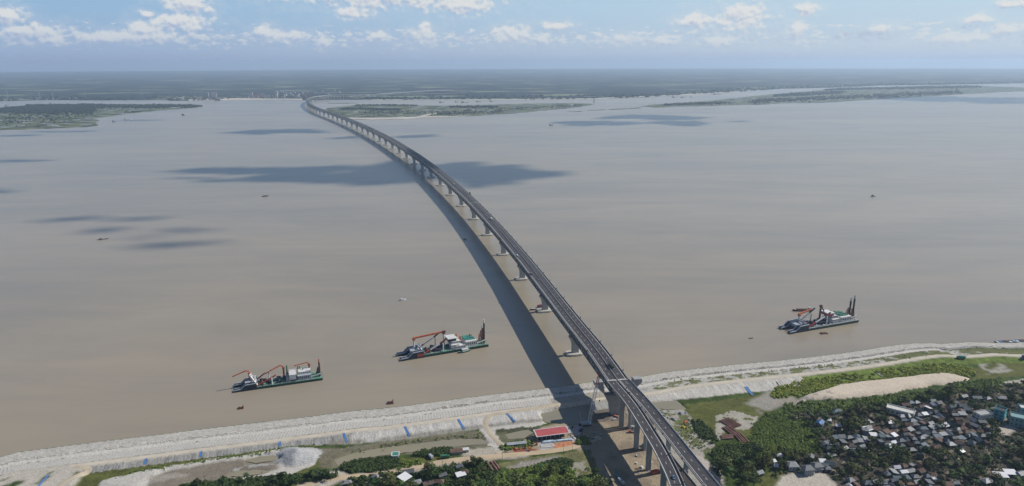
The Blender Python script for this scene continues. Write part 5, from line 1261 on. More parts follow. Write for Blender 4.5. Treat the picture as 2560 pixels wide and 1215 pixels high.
# far craft
FAR = [((281, 305), (289, 305), 'dark boat off the left island, left of the pale dredger', WOOD), ((310, 299.5), (331, 298.5), 'pale dredging boat off the left island', SILV), ((238, 300), (245, 300), 'pale boat at the tip of the left island', SILV), ((456, 288), (461, 289), 'small dark boat between the left island and the bridge', WOOD),
       ((1373, 313.5), (1383, 313.5), 'small dark boat at the left end of the far right cloud shadow', WOOD), ((1098, 256.4), (1110, 256), 'rusty barge in the far channel, left of the long one', RUST), ((1137, 255.6), (1147, 255.4), 'dark barge in the far channel, second of four', RUST), ((1152, 256.4), (1172, 255.8), 'long rusty barge in the far channel, third of four', RUST), ((1190, 255.2), (1202, 254.8), 'dark barge in the far channel, fourth of four', RUST), ((1224, 254.3), (1233, 254), 'small barge right of the four far barges', RUST),
       ((1782, 236.3), (1802, 235.5), 'long rusty barge by the far right beach', MAROON), ((1680, 243.8), (1693, 243.4), 'rusty barge left of the long one by the far right beach', RUST), ((1702, 244), (1712, 243.6), 'small dark barge between two rusty barges far right', WOOD), ((1726, 243.5), (1730, 243.3), 'tiny dark boat right of the far right barges', WOOD),
       ((12, 265), (22, 264.5), 'rusty boat in the far left channel', RUST), ((24, 264.6), (32, 264.3), 'pale boat in the far left channel', SILV), ((255, 255), (266, 254.6), 'pale boat off the far left shore', SILV)]
for p_, q_, lab, m_ in FAR:
    L_, c, a = bl(p_, q_); w = min(L_ * .3, 16); boat('far_boat', lab, L_, w, c, a, m_, m_, (-L_ * .4, -L_ * .2, 7), m_, h=2.4)
p = bxy(1485, 257); t_ = thing('channel_beacon', 'tall lattice beacon at the right tip of the middle island', 'beacon', (p[0], p[1], 1), 0); MB().lattice((0, 0, 0), (0, 0, 42), 12, 3, 7, 1.4).build('tower', GREYP, t_)
p = at(1175, 508); t_ = thing('test_tower', 'thin dark mast standing in the river right of the bridge', 'mast', (p[0], p[1], 0), 0); MB().cyl((0, 0, -1), (0, 0, 24), .9, n=8).build('mast', DARK, t_); MB().box(-1.8, 1.8, -1.6, 1.6, 20, 28).build('mast_head', DARK, t_)
# ------------------------------------------------------------------ town at the far end of the bridge
rg = random.Random(5)
PB = [mat('cream_town_wall', (.33, .31, .28), .9, .1, .01), mat('white_town_wall', (.45, .44, .43), .9, .1, .01), mat('brick_town_wall', (.33, .22, .18), .9, .1, .01), mat('blue_tin_roof', (.22, .34, .42), .7, .1, .01)]
pos = []
for (x0, x1, y0, y1, n) in ((690, 760, 231, 245, 34), (618, 690, 237, 246, 20), (760, 850, 226, 238, 16), (395, 470, 243, 247.5, 8), (470, 545, 244, 247, 12)):
    for k in range(n): pos.append((rg.uniform(x0, x1), rg.uniform(y0, y1)))
pos.sort()
adj = ['cream', 'white', 'brick red', 'blue roofed']
for i, (px, py) in enumerate(pos):
    c = at(px, py, 2); k = rg.choices(range(4), (4, 5, 2, 1))[0]; w = rg.uniform(14, 55); d = rg.uniform(12, 24); h = rg.choice((7, 9, 12, 15, 20, 28)) if px > 560 else rg.choice((7, 9, 11))
    b = MB().box(-w / 2, w / 2, -d / 2, d / 2, 0, h).box(-w / 2 - .6, w / 2 + .6, -d / 2 - .6, d / 2 + .6, h, h + 1).box(-w * .2, w * .1, -d * .2, d * .2, h + 1, h + 3.5)
    o = b.build('town_building', PB[k]); o.location = (c[0], c[1], 1.6); o.rotation_euler = (0, 0, rg.uniform(-.3, .3))
    tag(o, '%s building of the far town left of the bridge end, %s from the left' % (adj[k], ordw(i + 1)), 'building', 'buildings of the far town')
for i, px in enumerate((513, 517, 521, 531, 536, 541)):
    c = at(px, 246.3, 2); t_ = thing('tower_block', 'grey tower block on the far shore left of the bridge, %s of six' % ordw(i + 1), 'tower', (c[0], c[1], 1.6), .1, 'tower blocks on the far shore')
    MB().box(-7, 7, -8, 8, 0, 56).build('shaft', CONC2, t_); MB().box(-4, 4, -4, 4, 56, 60).build('roof_room', CONC2, t_)
for i, (px, py, h) in enumerate(((20, 250, 95), (100, 249, 95), (133, 246, 90), (212, 241, 90), (355, 236, 85), (788, 243, 70), (798, 240, 60))):
    c = at(px, py, 2); t_ = thing('power_pylon', 'thin lattice pylon on the far plain, %s from the left' % ordw(i + 1), 'pylon', (c[0], c[1], 1.6), .3, 'power pylons on the far plain')
    MB().lattice((0, 0, 0), (0, 0, h), 16, 3, 7, 1.1).build('mast', GREYP, t_); MB().bar((-13, 0, h * .8), (13, 0, h * .8), 1.3).bar((-9, 0, h * .93), (9, 0, h * .93), 1.3).build('crossarm', GREYP, t_)
# hamlets of tin roofs along the far shores
pos = []
for (x0, y0, x1, y1, n, sp) in ((0, 250.5, 120, 248, 26, 1.0), (120, 248, 200, 246, 12, 1.2), (1000, 247.8, 1250, 247.4, 22, .5), (1250, 247, 1430, 246.6, 12, .5), (1740, 232.5, 1880, 224, 16, .6), (200, 277, 330, 270, 9, 2), (425, 270.5, 460, 269, 6, .4), (300, 285, 310, 284, 2, .4)):
    for k in range(n): u = rg.random(); pos.append((x0 + (x1 - x0) * u, y0 + (y1 - y0) * u + rg.gauss(0, .5) * sp))
pos.sort()
for i, (px, py) in enumerate(pos):
    c = at(px, py, 1.5); w = rg.uniform(8, 20); d = rg.uniform(6, 9); h = 3.4; m_ = rg.choice((PB[1], PB[1], PB[0], TIN))
    b = MB().box(-w / 2, w / 2, -d / 2, d / 2, 0, h).loft([[(-w / 2 - 1, -d / 2 - 1, h), (-w / 2 - 1, d / 2 + 1, h), (-w / 2 - 1, 0, h + 2.2)], [(w / 2 + 1, -d / 2 - 1, h), (w / 2 + 1, d / 2 + 1, h), (w / 2 + 1, 0, h + 2.2)]])
    o = b.build('shore_hut', m_); o.location = (c[0], c[1], 1.4); o.rotation_euler = (0, 0, rg.uniform(-.6, .6))
    tag(o, 'tiny pale hut on the far shores, %s from the left' % ordw(i + 1), 'hut', 'huts along the far shores')
# ------------------------------------------------------------------ leaves
def leaf_mat(name, a, b_, objvar=.22):
    m = mat(name, a, .75, .3, .35, col2=b_, objvar=objvar, detail=3, spec=.2); return m
LEAF = [leaf_mat('dark_leaves', (.016, .034, .009), (.046, .078, .020), .38), leaf_mat('mid_leaves', (.030, .054, .011), (.080, .118, .026), .38), leaf_mat('olive_leaves', (.045, .056, .014), (.110, .118, .032), .38)]
BUSH = [leaf_mat('bush_leaves', (.085, .13, .020), (.20, .26, .052), 0), leaf_mat('bright_bush_leaves', (.19, .24, .030), (.36, .38, .06), 0), leaf_mat('dark_bush_leaves', (.026, .050, .012), (.075, .11, .028), 0)]
BARK = mat('bark', (.11, .09, .07), .9, .25, 1.5)
def leaf_cloud(C_, Rr, n, size, rs, flat=.75):
    """n leaf sprays spread over the skins of lumps C_ (k,3) of radius Rr (k,)"""
    k = rs.randint(0, len(C_), n); d = rs.normal(size=(n, 3)); d[:, 2] = np.abs(d[:, 2]) * .9 - .25; d /= np.linalg.norm(d, axis=1)[:, None]
    rad = Rr[k] * rs.uniform(.72, 1.08, n); p = C_[k] + d * rad[:, None] * np.array([1, 1, flat])
    nrm = d + rs.normal(size=(n, 3)) * .55; nrm[:, 2] += .35; nrm /= np.linalg.norm(nrm, axis=1)[:, None]
    a = np.cross(nrm, rs.normal(size=(n, 3))); a /= np.linalg.norm(a, axis=1)[:, None]; b_ = np.cross(nrm, a)
    s = size * rs.uniform(.6, 1.35, n)[:, None]; w = s * rs.uniform(.5, .85, n)[:, None]
    q = np.stack([p - a * s, p - b_ * w + a * s * .1, p + a * s * 1.05, p + b_ * w], 1); return q.reshape(-1, 3)
def quads_mesh(name, co, m):
    me = bpy.data.meshes.new(name); nv = len(co); nf = nv // 4
    me.vertices.add(nv); me.vertices.foreach_set('co', co.astype(np.float32).ravel()); me.loops.add(nv); me.loops.foreach_set('vertex_index', np.arange(nv, dtype=np.int32))
    me.polygons.add(nf); me.polygons.foreach_set('loop_start', np.arange(nf, dtype=np.int32) * 4); me.polygons.foreach_set('loop_total', np.full(nf, 4, np.int32))
    me.materials.append(m); me.update(); me.validate(); return me
TREES = []
for v in range(9):
    rs = np.random.RandomState(40 + v); r = [3.6, 4.4, 5.2, 3.2, 4.8, 5.8, 4.0, 3.4, 4.6][v]; h = [7.5, 9, 11, 7, 9.5, 11.5, 8.5, 9, 10][v]
    k = 7 + v % 4; ang = rs.uniform(0, 6.28, k); rr_ = r * rs.uniform(.25, .72, k); Cc = np.stack([rr_ * np.cos(ang), rr_ * np.sin(ang), h * rs.uniform(.48, .8, k)], 1); Cc[0] = (0, 0, h * .82)
    Rc = r * rs.uniform(.34, .6, k)
    crown = quads_mesh('crown', leaf_cloud(Cc, Rc, 360, .62, rs), LEAF[v % 3])
    tb = MB().cyl((0, 0, -.3), (.15, .1, h * .45), .3, .2, 7)
    for j in range(4): tb.cyl((.12, .08, h * .38), tuple(Cc[j]), .14, .05, 5)
    TREES.append((crown, tb.mesh('trunk', BARK), h))
PALMS = []
for v in range(3):
    rs = random.Random(90 + v); h = (8, 9.5, 7)[v]; b = MB(); bend = rs.uniform(.3, 1.0)
    tr_ = MB()
    for j in range(4): tr_.cyl((bend * (j / 4) ** 2, 0, h * j / 4), (bend * ((j + 1) / 4) ** 2, 0, h * (j + 1) / 4), .2 - .02 * j, .18 - .02 * j, 6)
    top = Vector((bend, 0, h))
    for j in range(15):
        a = 6.283 * j / 15 + rs.uniform(-.15, .15); up = rs.uniform(.1, .9); Lf = rs.uniform(2.6, 3.6); d = Vector((math.cos(a), math.sin(a), 0)); sd = Vector((-d.y, d.x, 0)); prev = top; pw = .12
        for s_ in range(1, 5):
            u = s_ / 4; q = top + d * (Lf * u) + Vector((0, 0, Lf * (up * u - 1.05 * u * u))); w = (.12, .42, .46, .34, .05)[s_]
            b.quad(prev - sd * pw + Vector((0, 0, -pw * .5)), prev, q, q - sd * w + Vector((0, 0, -w * .5))); b.quad(prev, prev + sd * pw + Vector((0, 0, -pw * .5)), q + sd * w + Vector((0, 0, -w * .5)), q); prev, pw = q, w
    PALMS.append((b.mesh('fronds', LEAF[v % 2 + 0]), tr_.mesh('trunk', BARK), h))
# ------------------------------------------------------------------ village houses
ROOFS = {'grey tin': mat('grey_tin_roof', (.12, .13, .135), .5, .2, .5, objvar=.18), 'pale tin': mat('pale_tin_roof', (.245, .25, .25), .5, .15, .5, objvar=.12), 'white': mat('white_roof', (.66, .66, .65), .45, .06, .5), 'rusty': RUSTR,
         'slate blue': mat('slate_blue_roof', (.08, .11, .14), .55, .2, .5, objvar=.15), 'brown': mat('brown_roof', (.12, .085, .065), .75, .25, .4, objvar=.15), 'dark teal': mat('dark_teal_roof', (.05, .085, .095), .6, .2, .5, objvar=.15)}
HW = [WALLC, mat('rusty_wall', (.13, .10, .085), .9, .25, .5, objvar=.2), mat('dark_tin_wall', (.10, .115, .125), .8, .2, .5, objvar=.2)]
HM = {}
def house_meshes(kind, roof):
    if (kind, roof) in HM: return HM[(kind, roof)]
    m = ROOFS[roof]; b = MB(); r = MB(); a, c, h = 3.3, 2.5, 2.7
    A2, C2 = a + .55, c + .6
    if kind == 'hip':
        r.loft([[(-A2, -C2, h), (A2, -C2, h), (A2, C2, h), (-A2, C2, h)], [(-A2 * .38, -.08, h + 1.7), (A2 * .38, -.08, h + 1.7), (A2 * .38, .08, h + 1.7), (-A2 * .38, .08, h + 1.7)]])
    elif kind == 'gable':
        r.loft([[(-A2, -C2, h), (-A2, C2, h), (-A2, 0, h + 1.6)], [(A2, -C2, h), (A2, C2, h), (A2, 0, h + 1.6)]])
    elif kind == 'lean-to':
        r.loft([[(-A2, -C2, h - .2), (-A2, C2, h + .9), (-A2, C2, h + 1.05), (-A2, -C2, h)], [(A2, -C2, h - .2), (A2, C2, h + .9), (A2, C2, h + 1.05), (A2, -C2, h)]])
    else:
        r.box(-A2 + .3, A2 - .3, -C2 + .3, C2 - .3, h, h + .22)
        for sx_ in (-1, 1): r.box(sx_ * (A2 - .4) - .1, sx_ * (A2 - .4) + .1, -C2 + .3, C2 - .3, h + .22, h + .75)
        for sy in (-1, 1): r.box(-A2 + .3, A2 - .3, sy * (C2 - .4) - .1, sy * (C2 - .4) + .1, h + .22, h + .75)
    if kind in ('hip', 'gable'):   # ribs of the sheets
        for j in range(-5, 6):
            x = j * A2 / 6
            if kind == 'gable':
                for sy in (-1, 1): r.bar((x, sy * C2, h + .03), (x, 0, h + 1.63), .09, .09)
    b.box(-a, a, -c, c, -.6, h)
    dw = MB().box(-.5, .5, -c - .04, -c + .02, 0, 2.0)
    HM[(kind, roof)] = (b.mesh('wall', None), r.mesh('roof', m), dw.mesh('door', DARK)); return HM[(kind, roof)]
def sd_xy(x, y):
    s, u = shore_dist(np.array([[x]]), np.array([[y]])); return float(s[0, 0]), float(u[0, 0])
core = [poly(q, 4) for q in ([(2078, 1112), (2090, 1092), (2135, 1085), (2160, 1066), (2215, 1062), (2248, 1050), (2240, 1026), (2262, 1010), (2330, 1000), (2396, 1002), (2420, 1016), (2436, 1034), (2470, 1066), (2478, 1092), (2430, 1116), (2330, 1122), (2300, 1132), (2318, 1168), (2292, 1186), (2230, 1200), (2205, 1178), (2282, 1160), (2276, 1120), (2180, 1122), (2120, 1135)], [(2100, 1190), (2180, 1196), (2330, 1186), (2420, 1212), (2420, 1240), (2100, 1240)], [(2042, 1116), (2078, 1106), (2110, 1128), (2098, 1140), (2050, 1138)])]
ANG = math.atan2(at(2560, 860)[1] - at(1800, 935)[1], at(2560, 860)[0] - at(1800, 935)[0])
ca_, sa_ = math.cos(ANG), math.sin(ANG)
rg = random.Random(2024); occ = []; rows = {}
for r_ in range(-60, 10):
    for c_ in range(0, 160):
        u = c_ * 7.9 + rg.uniform(-2.2, 2.2) + (r_ % 2) * 4; v = r_ * 7.4 + rg.uniform(-1.8, 1.8)
        x = 200 + u * ca_ - v * sa_; y = 700 + u * sa_ + v * ca_
        if not any(inside(q, [x], [y])[0] for q in core) or rg.random() < .13: continue
        rows.setdefault(r_, []).append((u, x, y))
nrow = 0; NH = 0
for r_ in sorted(rows, reverse=True):
    nrow += 1; k = 0
    for (u, x, y) in sorted(rows[r_]):
        k += 1; NH += 1
        if NH > 290: break
        roof = rg.choices(list(ROOFS), (34, 14, 6, 18, 12, 12, 6))[0]; kind = rg.choices(('hip', 'gable', 'lean-to', 'flat'), (4, 4, 2.2, .5))[0]
        if roof == 'white' and kind == 'hip': kind = 'lean-to'
        wm, rm, om = house_meshes(kind, roof); rot = ANG + rg.choice((0, 0, 0, math.pi / 2)) + rg.uniform(-.35, .35)
        t = thing('village_house', '%s %s roof house, %s from left in %s village row from the river' % (roof, kind, ordw(k), ordw(nrow)), 'house', (x, y, hgt(x, y)), rot, 'village houses')
        sc = rg.uniform(.70, 1.02); t.scale = (sc * rg.uniform(.85, 1.15), sc * rg.uniform(.85, 1.1), rg.choice((.95, 1, 1.05, 1.25)))
        w = ref(wm, 'wall', t); 
        if not wm.materials: wm.materials.append(rg.choice(HW))
        ref(om, 'door', w); ref(rm, 'roof', t); occ.append((x, y, 3.2))
# houses that stand apart
def block(name, label, cat, c, L_, W_, h, rz, mw, mr=None, floors=2, parapet=True, rise=0.0, nwin=4):
    t = thing(name, label, cat, c, rz); w = MB().box(-L_ / 2, L_ / 2, -W_ / 2, W_ / 2, -.5, h).build('wall', mw, t)
    for f in range(floors):
        z0 = h * (f + .35) / floors; z1 = h * (f + .75) / floors
        for k in range(nwin):
            x = -L_ / 2 + L_ * (k + .5) / nwin; MB().box(x - L_ / nwin * .2, x + L_ / nwin * .2, -W_ / 2 - .05, W_ / 2 + .05, z0, z1).build('window', GLASSD, w)
        MB().box(-L_ / 2 - .06, L_ / 2 + .06, -W_ * .32, -W_ * .12, z0, z1).box(-L_ / 2 - .06, L_ / 2 + .06, W_ * .12, W_ * .32, z0, z1).build('window', GLASSD, w)
        if f: MB().box(-L_ / 2 - .5, L_ / 2 + .5, -W_ / 2 - .5, W_ / 2 + .5, h * f / floors - .12, h * f / floors + .12).build('ledge', mw, w)
    if rise:
        a, c_ = L_ / 2 + .6, W_ / 2 + .7; MB().loft([[(-a, -c_, h), (a, -c_, h), (a, c_, h), (-a, c_, h)], [(-a * .4, -.1, h + rise), (a * .4, -.1, h + rise), (a * .4, .1, h + rise), (-a * .4, .1, h + rise)]]).build('roof', mr or mw, t)
    else:
        ro = MB().box(-L_ / 2 - .4, L_ / 2 + .4, -W_ / 2 - .4, W_ / 2 + .4, h, h + .25).build('roof', mr or mw, t)
        if parapet:
            p_ = MB()
            for s_ in (-1, 1): p_.box(s_ * L_ / 2 - .12, s_ * L_ / 2 + .12, -W_ / 2, W_ / 2, h + .25, h + 1.3); p_.box(-L_ / 2 + .13, L_ / 2 - .13, s_ * W_ / 2 - .12, s_ * W_ / 2 + .12, h + .25, h + 1.25)
            p_.build('parapet', mw, ro)
    occ.append((c[0], c[1], max(L_, W_) / 2 + 1)); return t
AQUA = mat('aqua_house_paint', (.07, .30, .34), .7, .15, .4); AQUA2 = mat('pale_aqua_house_paint', (.17, .29, .29), .7, .15, .4); OFFW = mat('off_white_plaster', (.55, .53, .48), .85, .12, .3); GREYW = mat('grey_plaster', (.36, .36, .35), .9, .15, .3)
block('town_house', 'bright aqua three storey house with open roof terrace near the right edge', 'house', gz(2497, 1045), 9, 9, 9.5, .75, AQUA, DARK, 3, nwin=2)
block('town_house', 'large pale aqua house with white balconies cut by the right edge', 'house', gz(2549, 1062), 17, 11, 8.5, -.55, AQUA2, AQUA2, 2, nwin=5)
block('town_house', 'square upper block with yellowish roof behind the large pale aqua house', 'house', gz(2560, 1042), 11, 9, 10.5, -.35, AQUA2, OFFW, 3, nwin=3)
block('long_building', 'long flat white building at the river side of the village', 'building', gz(2250, 1034), 24, 10, 4.6, -.62, OFFW, OFFW, 1, nwin=6)
block('row_building', 'two storey white building with stained roof in front of the aqua house', 'building', gz(2456, 1046), 16, 8, 6, .25, OFFW, GREYW, 2, nwin=5)
block('clearing_house', 'two storey grey house with white window frames at the edge of the sandy clearing', 'house', gz(2018, 1183), 8, 7, 5.6, .1, GREYW, ROOFS['grey tin'], 2, rise=2.0, nwin=4)
block('clearing_house', 'pale two storey house right of the grey clearing house', 'house', gz(2041, 1174), 7.5, 6.5, 5, .12, GREYW, ROOFS['grey tin'], 2, rise=1.8, nwin=4)
block('clearing_house', 'house with pale pyramid roof at the left edge of the sandy clearing', 'house', gz(1979, 1170), 8.5, 8, 4.2, .05, GREYW, ROOFS['pale tin'], 1, rise=1.8, nwin=3)
for i, (px, py, rf, L2, W2, ro, lab) in enumerate([(2026, 1150, 'pale tin', 7, 5, .9, 'pale long roof behind the clearing houses'), (2056, 1160, 'white', 5.5, 4, -.3, 'white roof right behind the clearing houses'), (2060, 1170, 'pale tin', 6, 4, -.35, 'pale low roof at the right corner of the clearing'), (2069, 1178, 'pale tin', 5, 4, -.3, 'small pale roof below the right corner of the clearing'), (2075, 1165, 'dark teal', 8, 6, -.7, 'dark teal roof right of the clearing'), (1948, 1146, 'white', 6, 4, .3, 'white roof at the edge of the big bush field'), (1935, 1160, 'white', 3.5, 3, .1, 'small white roof among trees by the bush field'), (1940, 1171, 'white', 3.5, 3, -.5, 'small white roof left of the clearing'), (1898, 1187, 'pale tin', 6, 5, .2, 'pale roof by the dark trees left of the clearing'),
      (2092, 1033, 'slate blue', 10, 4, .1, 'long slate roof in the palm grove'), (2050, 1062, 'dark teal', 8, 6, .6, 'bright blue roof at the edge of the palm grove'), (2072, 1056, 'white', 4, 3, -.4, 'tiny white roof near the bright blue roof'), (2096, 1070, 'white', 5, 3, -.5, 'white roof right of the bright blue roof'), (2168, 1060, 'grey tin', 9, 6, .1, 'grey hip roof standing alone between groves'), (2170, 1078, 'white', 8, 6, .2, 'white double roof below the lone grey hip roof'),
      (1012, 1200, 'white', 9, 8, .7, 'bright white roof left among the trees at the bottom'), (1020, 1185, 'grey tin', 10, 6, .1, 'grey roof behind the bright white roof at the bottom'), (1042, 1212, 'pale tin', 8, 6, .2, 'pale roof at the bottom edge right of the bright white roof'), (1070, 1214, 'brown', 9, 6, .3, 'brown roof at the bottom edge under the trees'), (1098, 1210, 'rusty', 8, 5, -.3, 'rusty roof at the bottom edge beside the brown one'), (1152, 1193, 'white', 8, 5, .25, 'white roof in the trees below the roadside shed'), (1160, 1186, 'rusty', 7, 5, .1, 'rusty roof behind the white roof below the roadside shed'), (1148, 1172, 'grey tin', 6, 4, .2, 'grey roof close to the tan road among the trees'), (938, 1198, 'pale tin', 6, 4, -.3, 'pale roof among the trees left of the bright white roof'), (970, 1203, 'white', 5, 3, -.7, 'small white roof between two crowns at the bottom'), (868, 1213, 'pale tin', 7, 4, .1, 'pale roof at the bottom edge by the tan road'), (1106, 1194, 'grey tin', 7, 5, .3, 'grey roof in the shade of the bottom trees'),
      (2505, 1000, 'pale tin', 9, 6, -.5, 'pale roof in the trees north of the aqua house'), (2440, 1000, 'slate blue', 9, 5, -.2, 'slate roof in the trees right of the village'), (2468, 1002, 'pale tin', 7, 4, .2, 'pale roof beside the slate roof right of the village'), (2408, 996, 'grey tin', 7, 5, .1, 'grey roof at the top right corner of the village'), (2500, 1195, 'white', 10, 6, -.3, 'white roof at the bottom right corner, left one of two'), (2524, 1188, 'white', 9, 6, -.3, 'white roof at the bottom right corner, right one of two'), (2466, 1208, 'pale tin', 9, 6, .1, 'pale roof at the bottom edge left of the two white roofs'), (2552, 1190, 'pale tin', 8, 6, .1, 'pale roof at the right edge near the bottom'), (2500, 1150, 'pale tin', 4, 3, 0, 'small pale roof deep in the right hand woods'), (2405, 1135, 'white', 4, 3, .2, 'tiny white roof deep in the woods right of the village'), (2360, 1150, 'brown', 6, 4, .1, 'brown roof deep in the woods right of the village')]):
    kind = 'hip' if i % 2 and rf != 'white' else 'lean-to' if rf == 'white' else 'gable'; wm, rm, om = house_meshes(kind, rf)
    if not wm.materials: wm.materials.append(HW[i % 3])
    t = thing('small_house', lab, 'house', gz(px, py), ANG + ro); t.scale = (L2 / 7.2, W2 / 5.6, 1.1); w = ref(wm, 'wall', t); ref(om, 'door', w); rr2 = ref(rm, 'roof', t)
    if lab.startswith('bright blue'): rr2.data = rm.copy(); rr2.data.materials[0] = BLUEP
    occ.append((t.location.x, t.location.y, max(L2, W2) / 2 + .5))
# ------------------------------------------------------------------ trees
GROVES = [('palm grove by sand mound', [(1965, 1030), (2060, 1028), (2110, 1022), (2230, 1012), (2236, 1040), (2215, 1058), (2160, 1062), (2130, 1080), (2080, 1088), (2050, 1100), (2030, 1080)], 42, .5),
          ('wood at the upper right', [(2240, 1002), (2380, 972), (2450, 968), (2600, 955), (2600, 1040), (2520, 1025), (2480, 1030), (2470, 1060), (2430, 1018), (2400, 1000), (2330, 996), (2260, 1006)], 48, .4),
          ('wood at the lower right', [(2440, 1116), (2482, 1090), (2475, 1060), (2530, 1090), (2600, 1070), (2600, 1230), (2440, 1215), (2330, 1180), (2305, 1135), (2335, 1124), (2400, 1122)], 66, .3),
          ('clump inside the village', [(2110, 1136), (2180, 1124), (2276, 1122), (2284, 1160), (2200, 1178), (2110, 1185), (2090, 1160)], 30, .12),
          ('trees round the clearing', [(1905, 1150), (1945, 1128), (2045, 1136), (2090, 1150), (2115, 1190), (2100, 1205), (2078, 1165), (2000, 1152), (1950, 1165), (1925, 1180), (1900, 1190), (1880, 1175)], 20, .1),
          ('dark wood right of viaduct', [(1800, 1165), (1850, 1140), (1905, 1140), (1900, 1190), (1890, 1215), (1830, 1215)], 15, .15),
          ('roadside wood at the bottom', [(880, 1196), (960, 1188), (1060, 1172), (1130, 1158), (1200, 1152), (1235, 1170), (1225, 1235), (870, 1235)], 34, .15),
          ('hedge below the sand heap', [(460, 1214), (560, 1202), (700, 1192), (840, 1184), (850, 1194), (780, 1204), (700, 1214), (460, 1228)], 12, .1),
          ('bushes by the viaduct shadow', [(1260, 1190), (1330, 1168), (1400, 1172), (1440, 1188), (1500, 1180), (1525, 1200), (1520, 1235), (1260, 1235)], 17, .2)]
rg = random.Random(99); NT = 0
for gname, pp, n, palmf in GROVES:
    P_ = poly(pp, 5); xs = [p[0] for p in P_]; ys = [p[1] for p in P_]; got = []; tries = 0
    while len(got) < n and tries < 6000:
        tries += 1; x, y = rg.uniform(min(xs), max(xs)), rg.uniform(min(ys), max(ys))
        if not inside(P_, [x], [y])[0]: continue
        if any((x - a) ** 2 + (y - b_) ** 2 < (r__ + 1.6) ** 2 for a, b_, r__ in occ): continue
        if any((x - a) ** 2 + (y - b_) ** 2 < 4.4 ** 2 for a, b_ in got): continue
        got.append((x, y))
    got.sort(key=lambda q: -q[1]); per = 12; band = 0
    for i in range(0, len(got), per):
        band += 1
        for k, (x, y) in enumerate(sorted(got[i:i + per])):
            palm = rg.random() < palmf; NT += 1
            if palm:
                me, tk, h = rg.choice(PALMS); nm, ad, cat, pn = 'palm_tree', 'palm tree', 'palm', 'fronds'
            else:
                vi = rg.randrange(9); me, tk, h = TREES[vi]; nm, ad, cat, pn = 'leafy_tree', ('dark', 'green', 'olive')[vi % 3] + ' leafy tree', 'tree', 'crown'
            t = thing(nm, '%s, %s from left in %s row of the %s' % (ad, ordw(k + 1), ordw(band), gname), cat, (x, y, hgt(x, y)), rg.uniform(0, 6.28), 'trees of the ' + gname)
            s_ = rg.choice((.8, 1.0, 1.1, 1.3, 1.5) if 'village' not in gname and 'clearing' not in gname else (.8, .9, 1.0, 1.2)) * rg.uniform(.9, 1.1) if not palm else rg.uniform(.85, 1.2); t.scale = (s_, s_, s_ * rg.uniform(.75, .95)); ref(me, pn, t); ref(tk, 'trunk', t)
            occ.append((x, y, 1.6))
# trees between the houses
got = []; tries = 0
while len(got) < 20 and tries < 3000:
    tries += 1; q = rg.choice(core); xs = [p[0] for p in q]; ys = [p[1] for p in q]; x, y = rg.uniform(min(xs), max(xs)), rg.uniform(min(ys), max(ys))
    if inside(q, [x], [y])[0] and not any((x - a) ** 2 + (y - b_) ** 2 < 3.3 ** 2 for a, b_, r__ in occ): got.append((x, y)); occ.append((x, y, 2))
got.sort(key=lambda q: -q[1])
for i in range(0, len(got), 10):
    for k, (x, y) in enumerate(sorted(got[i:i + 10])):
        vi = rg.randrange(9); me, tk, h = TREES[vi]; t = thing('leafy_tree', '%s leafy tree squeezed between village houses, %s from left in %s row' % (('dark', 'green', 'olive')[vi % 3], ordw(k + 1), ordw(i // 10 + 1)), 'tree', (x, y, hgt(x, y)), rg.uniform(0, 6), 'trees between the village houses')
        s_ = rg.uniform(.6, .9); t.scale = (s_, s_, s_); ref(me, 'crown', t); ref(tk, 'trunk', t)
# ------------------------------------------------------------------ bush and creeper fields: nobody could count these
CLEAR = [poly(q, 3) for q in ([(1912, 1240), (1935, 1200), (1962, 1184), (2010, 1176), (2062, 1182), (2094, 1215), (2094, 1240)], [(2488, 1070), (2524, 1058), (2548, 1070), (2520, 1090)])]
def bushfield(name, pts, dens, rad, hh, m, seed, nz_=.35, leaf=.7, nper=16, avoid=True):
    rs = np.random.RandomState(seed); P_ = np.array(poly(pts, 3)); x0, y0 = P_.min(0); x1, y1 = P_.max(0); n = int((x1 - x0) * (y1 - y0) * dens)
    x = rs.uniform(x0, x1, n); y = rs.uniform(y0, y1, n); k = inside([tuple(q) for q in P_], x + rs.normal(size=n) * 1.2, y + rs.normal(size=n) * 1.2)
    k &= vnoise(x, y, 14, seed, 3) > nz_
    for q in CLEAR: k &= ~inside(q, x, y)
    x, y = x[k], y[k]; sz = rad * (.55 + .9 * vnoise(x, y, 9, seed + 3, 2)) ; z = np.array([hgt(a, b_) for a, b_ in zip(x, y)])
    Cc = np.stack([x, y, z + hh * sz / rad * .35], 1); Rr_ = sz
    N_ = len(x); rep = np.repeat(np.arange(N_), nper); q = leaf_cloud_fixed(Cc[rep], Rr_[rep], leaf, rs)
    o = bpy.data.objects.new(name, quads_mesh(name, q, m)); COL.objects.link(o); return tag(o, kind='stuff')
def leaf_cloud_fixed(p0, R_, size, rs):
    n = len(p0); d = rs.normal(size=(n, 3)); d[:, 2] = np.abs(d[:, 2]); d /= np.linalg.norm(d, axis=1)[:, None]
    p = p0 + d * (R_ * rs.uniform(.6, 1.1, n))[:, None]; nrm = d + rs.normal(size=(n, 3)) * .5; nrm[:, 2] += .3; nrm /= np.linalg.norm(nrm, axis=1)[:, None]
    a = np.cross(nrm, rs.normal(size=(n, 3))); a /= np.linalg.norm(a, axis=1)[:, None]; b_ = np.cross(nrm, a); s = size * rs.uniform(.6, 1.4, n)[:, None]; w = s * .7
    return np.stack([p - a * s, p - b_ * w, p + a * s, p + b_ * w], 1).reshape(-1, 3)
bushfield('creeper_field', [(1885, 1060), (1920, 1030), (1965, 1028), (2020, 1050), (2045, 1095), (2062, 1115), (2030, 1135), (1945, 1135), (1900, 1150), (1850, 1145), (1790, 1150), (1780, 1120), (1830, 1112), (1880, 1100)], .5, 1.1, 1.1, BUSH[0], 1, .26, .5, 16)
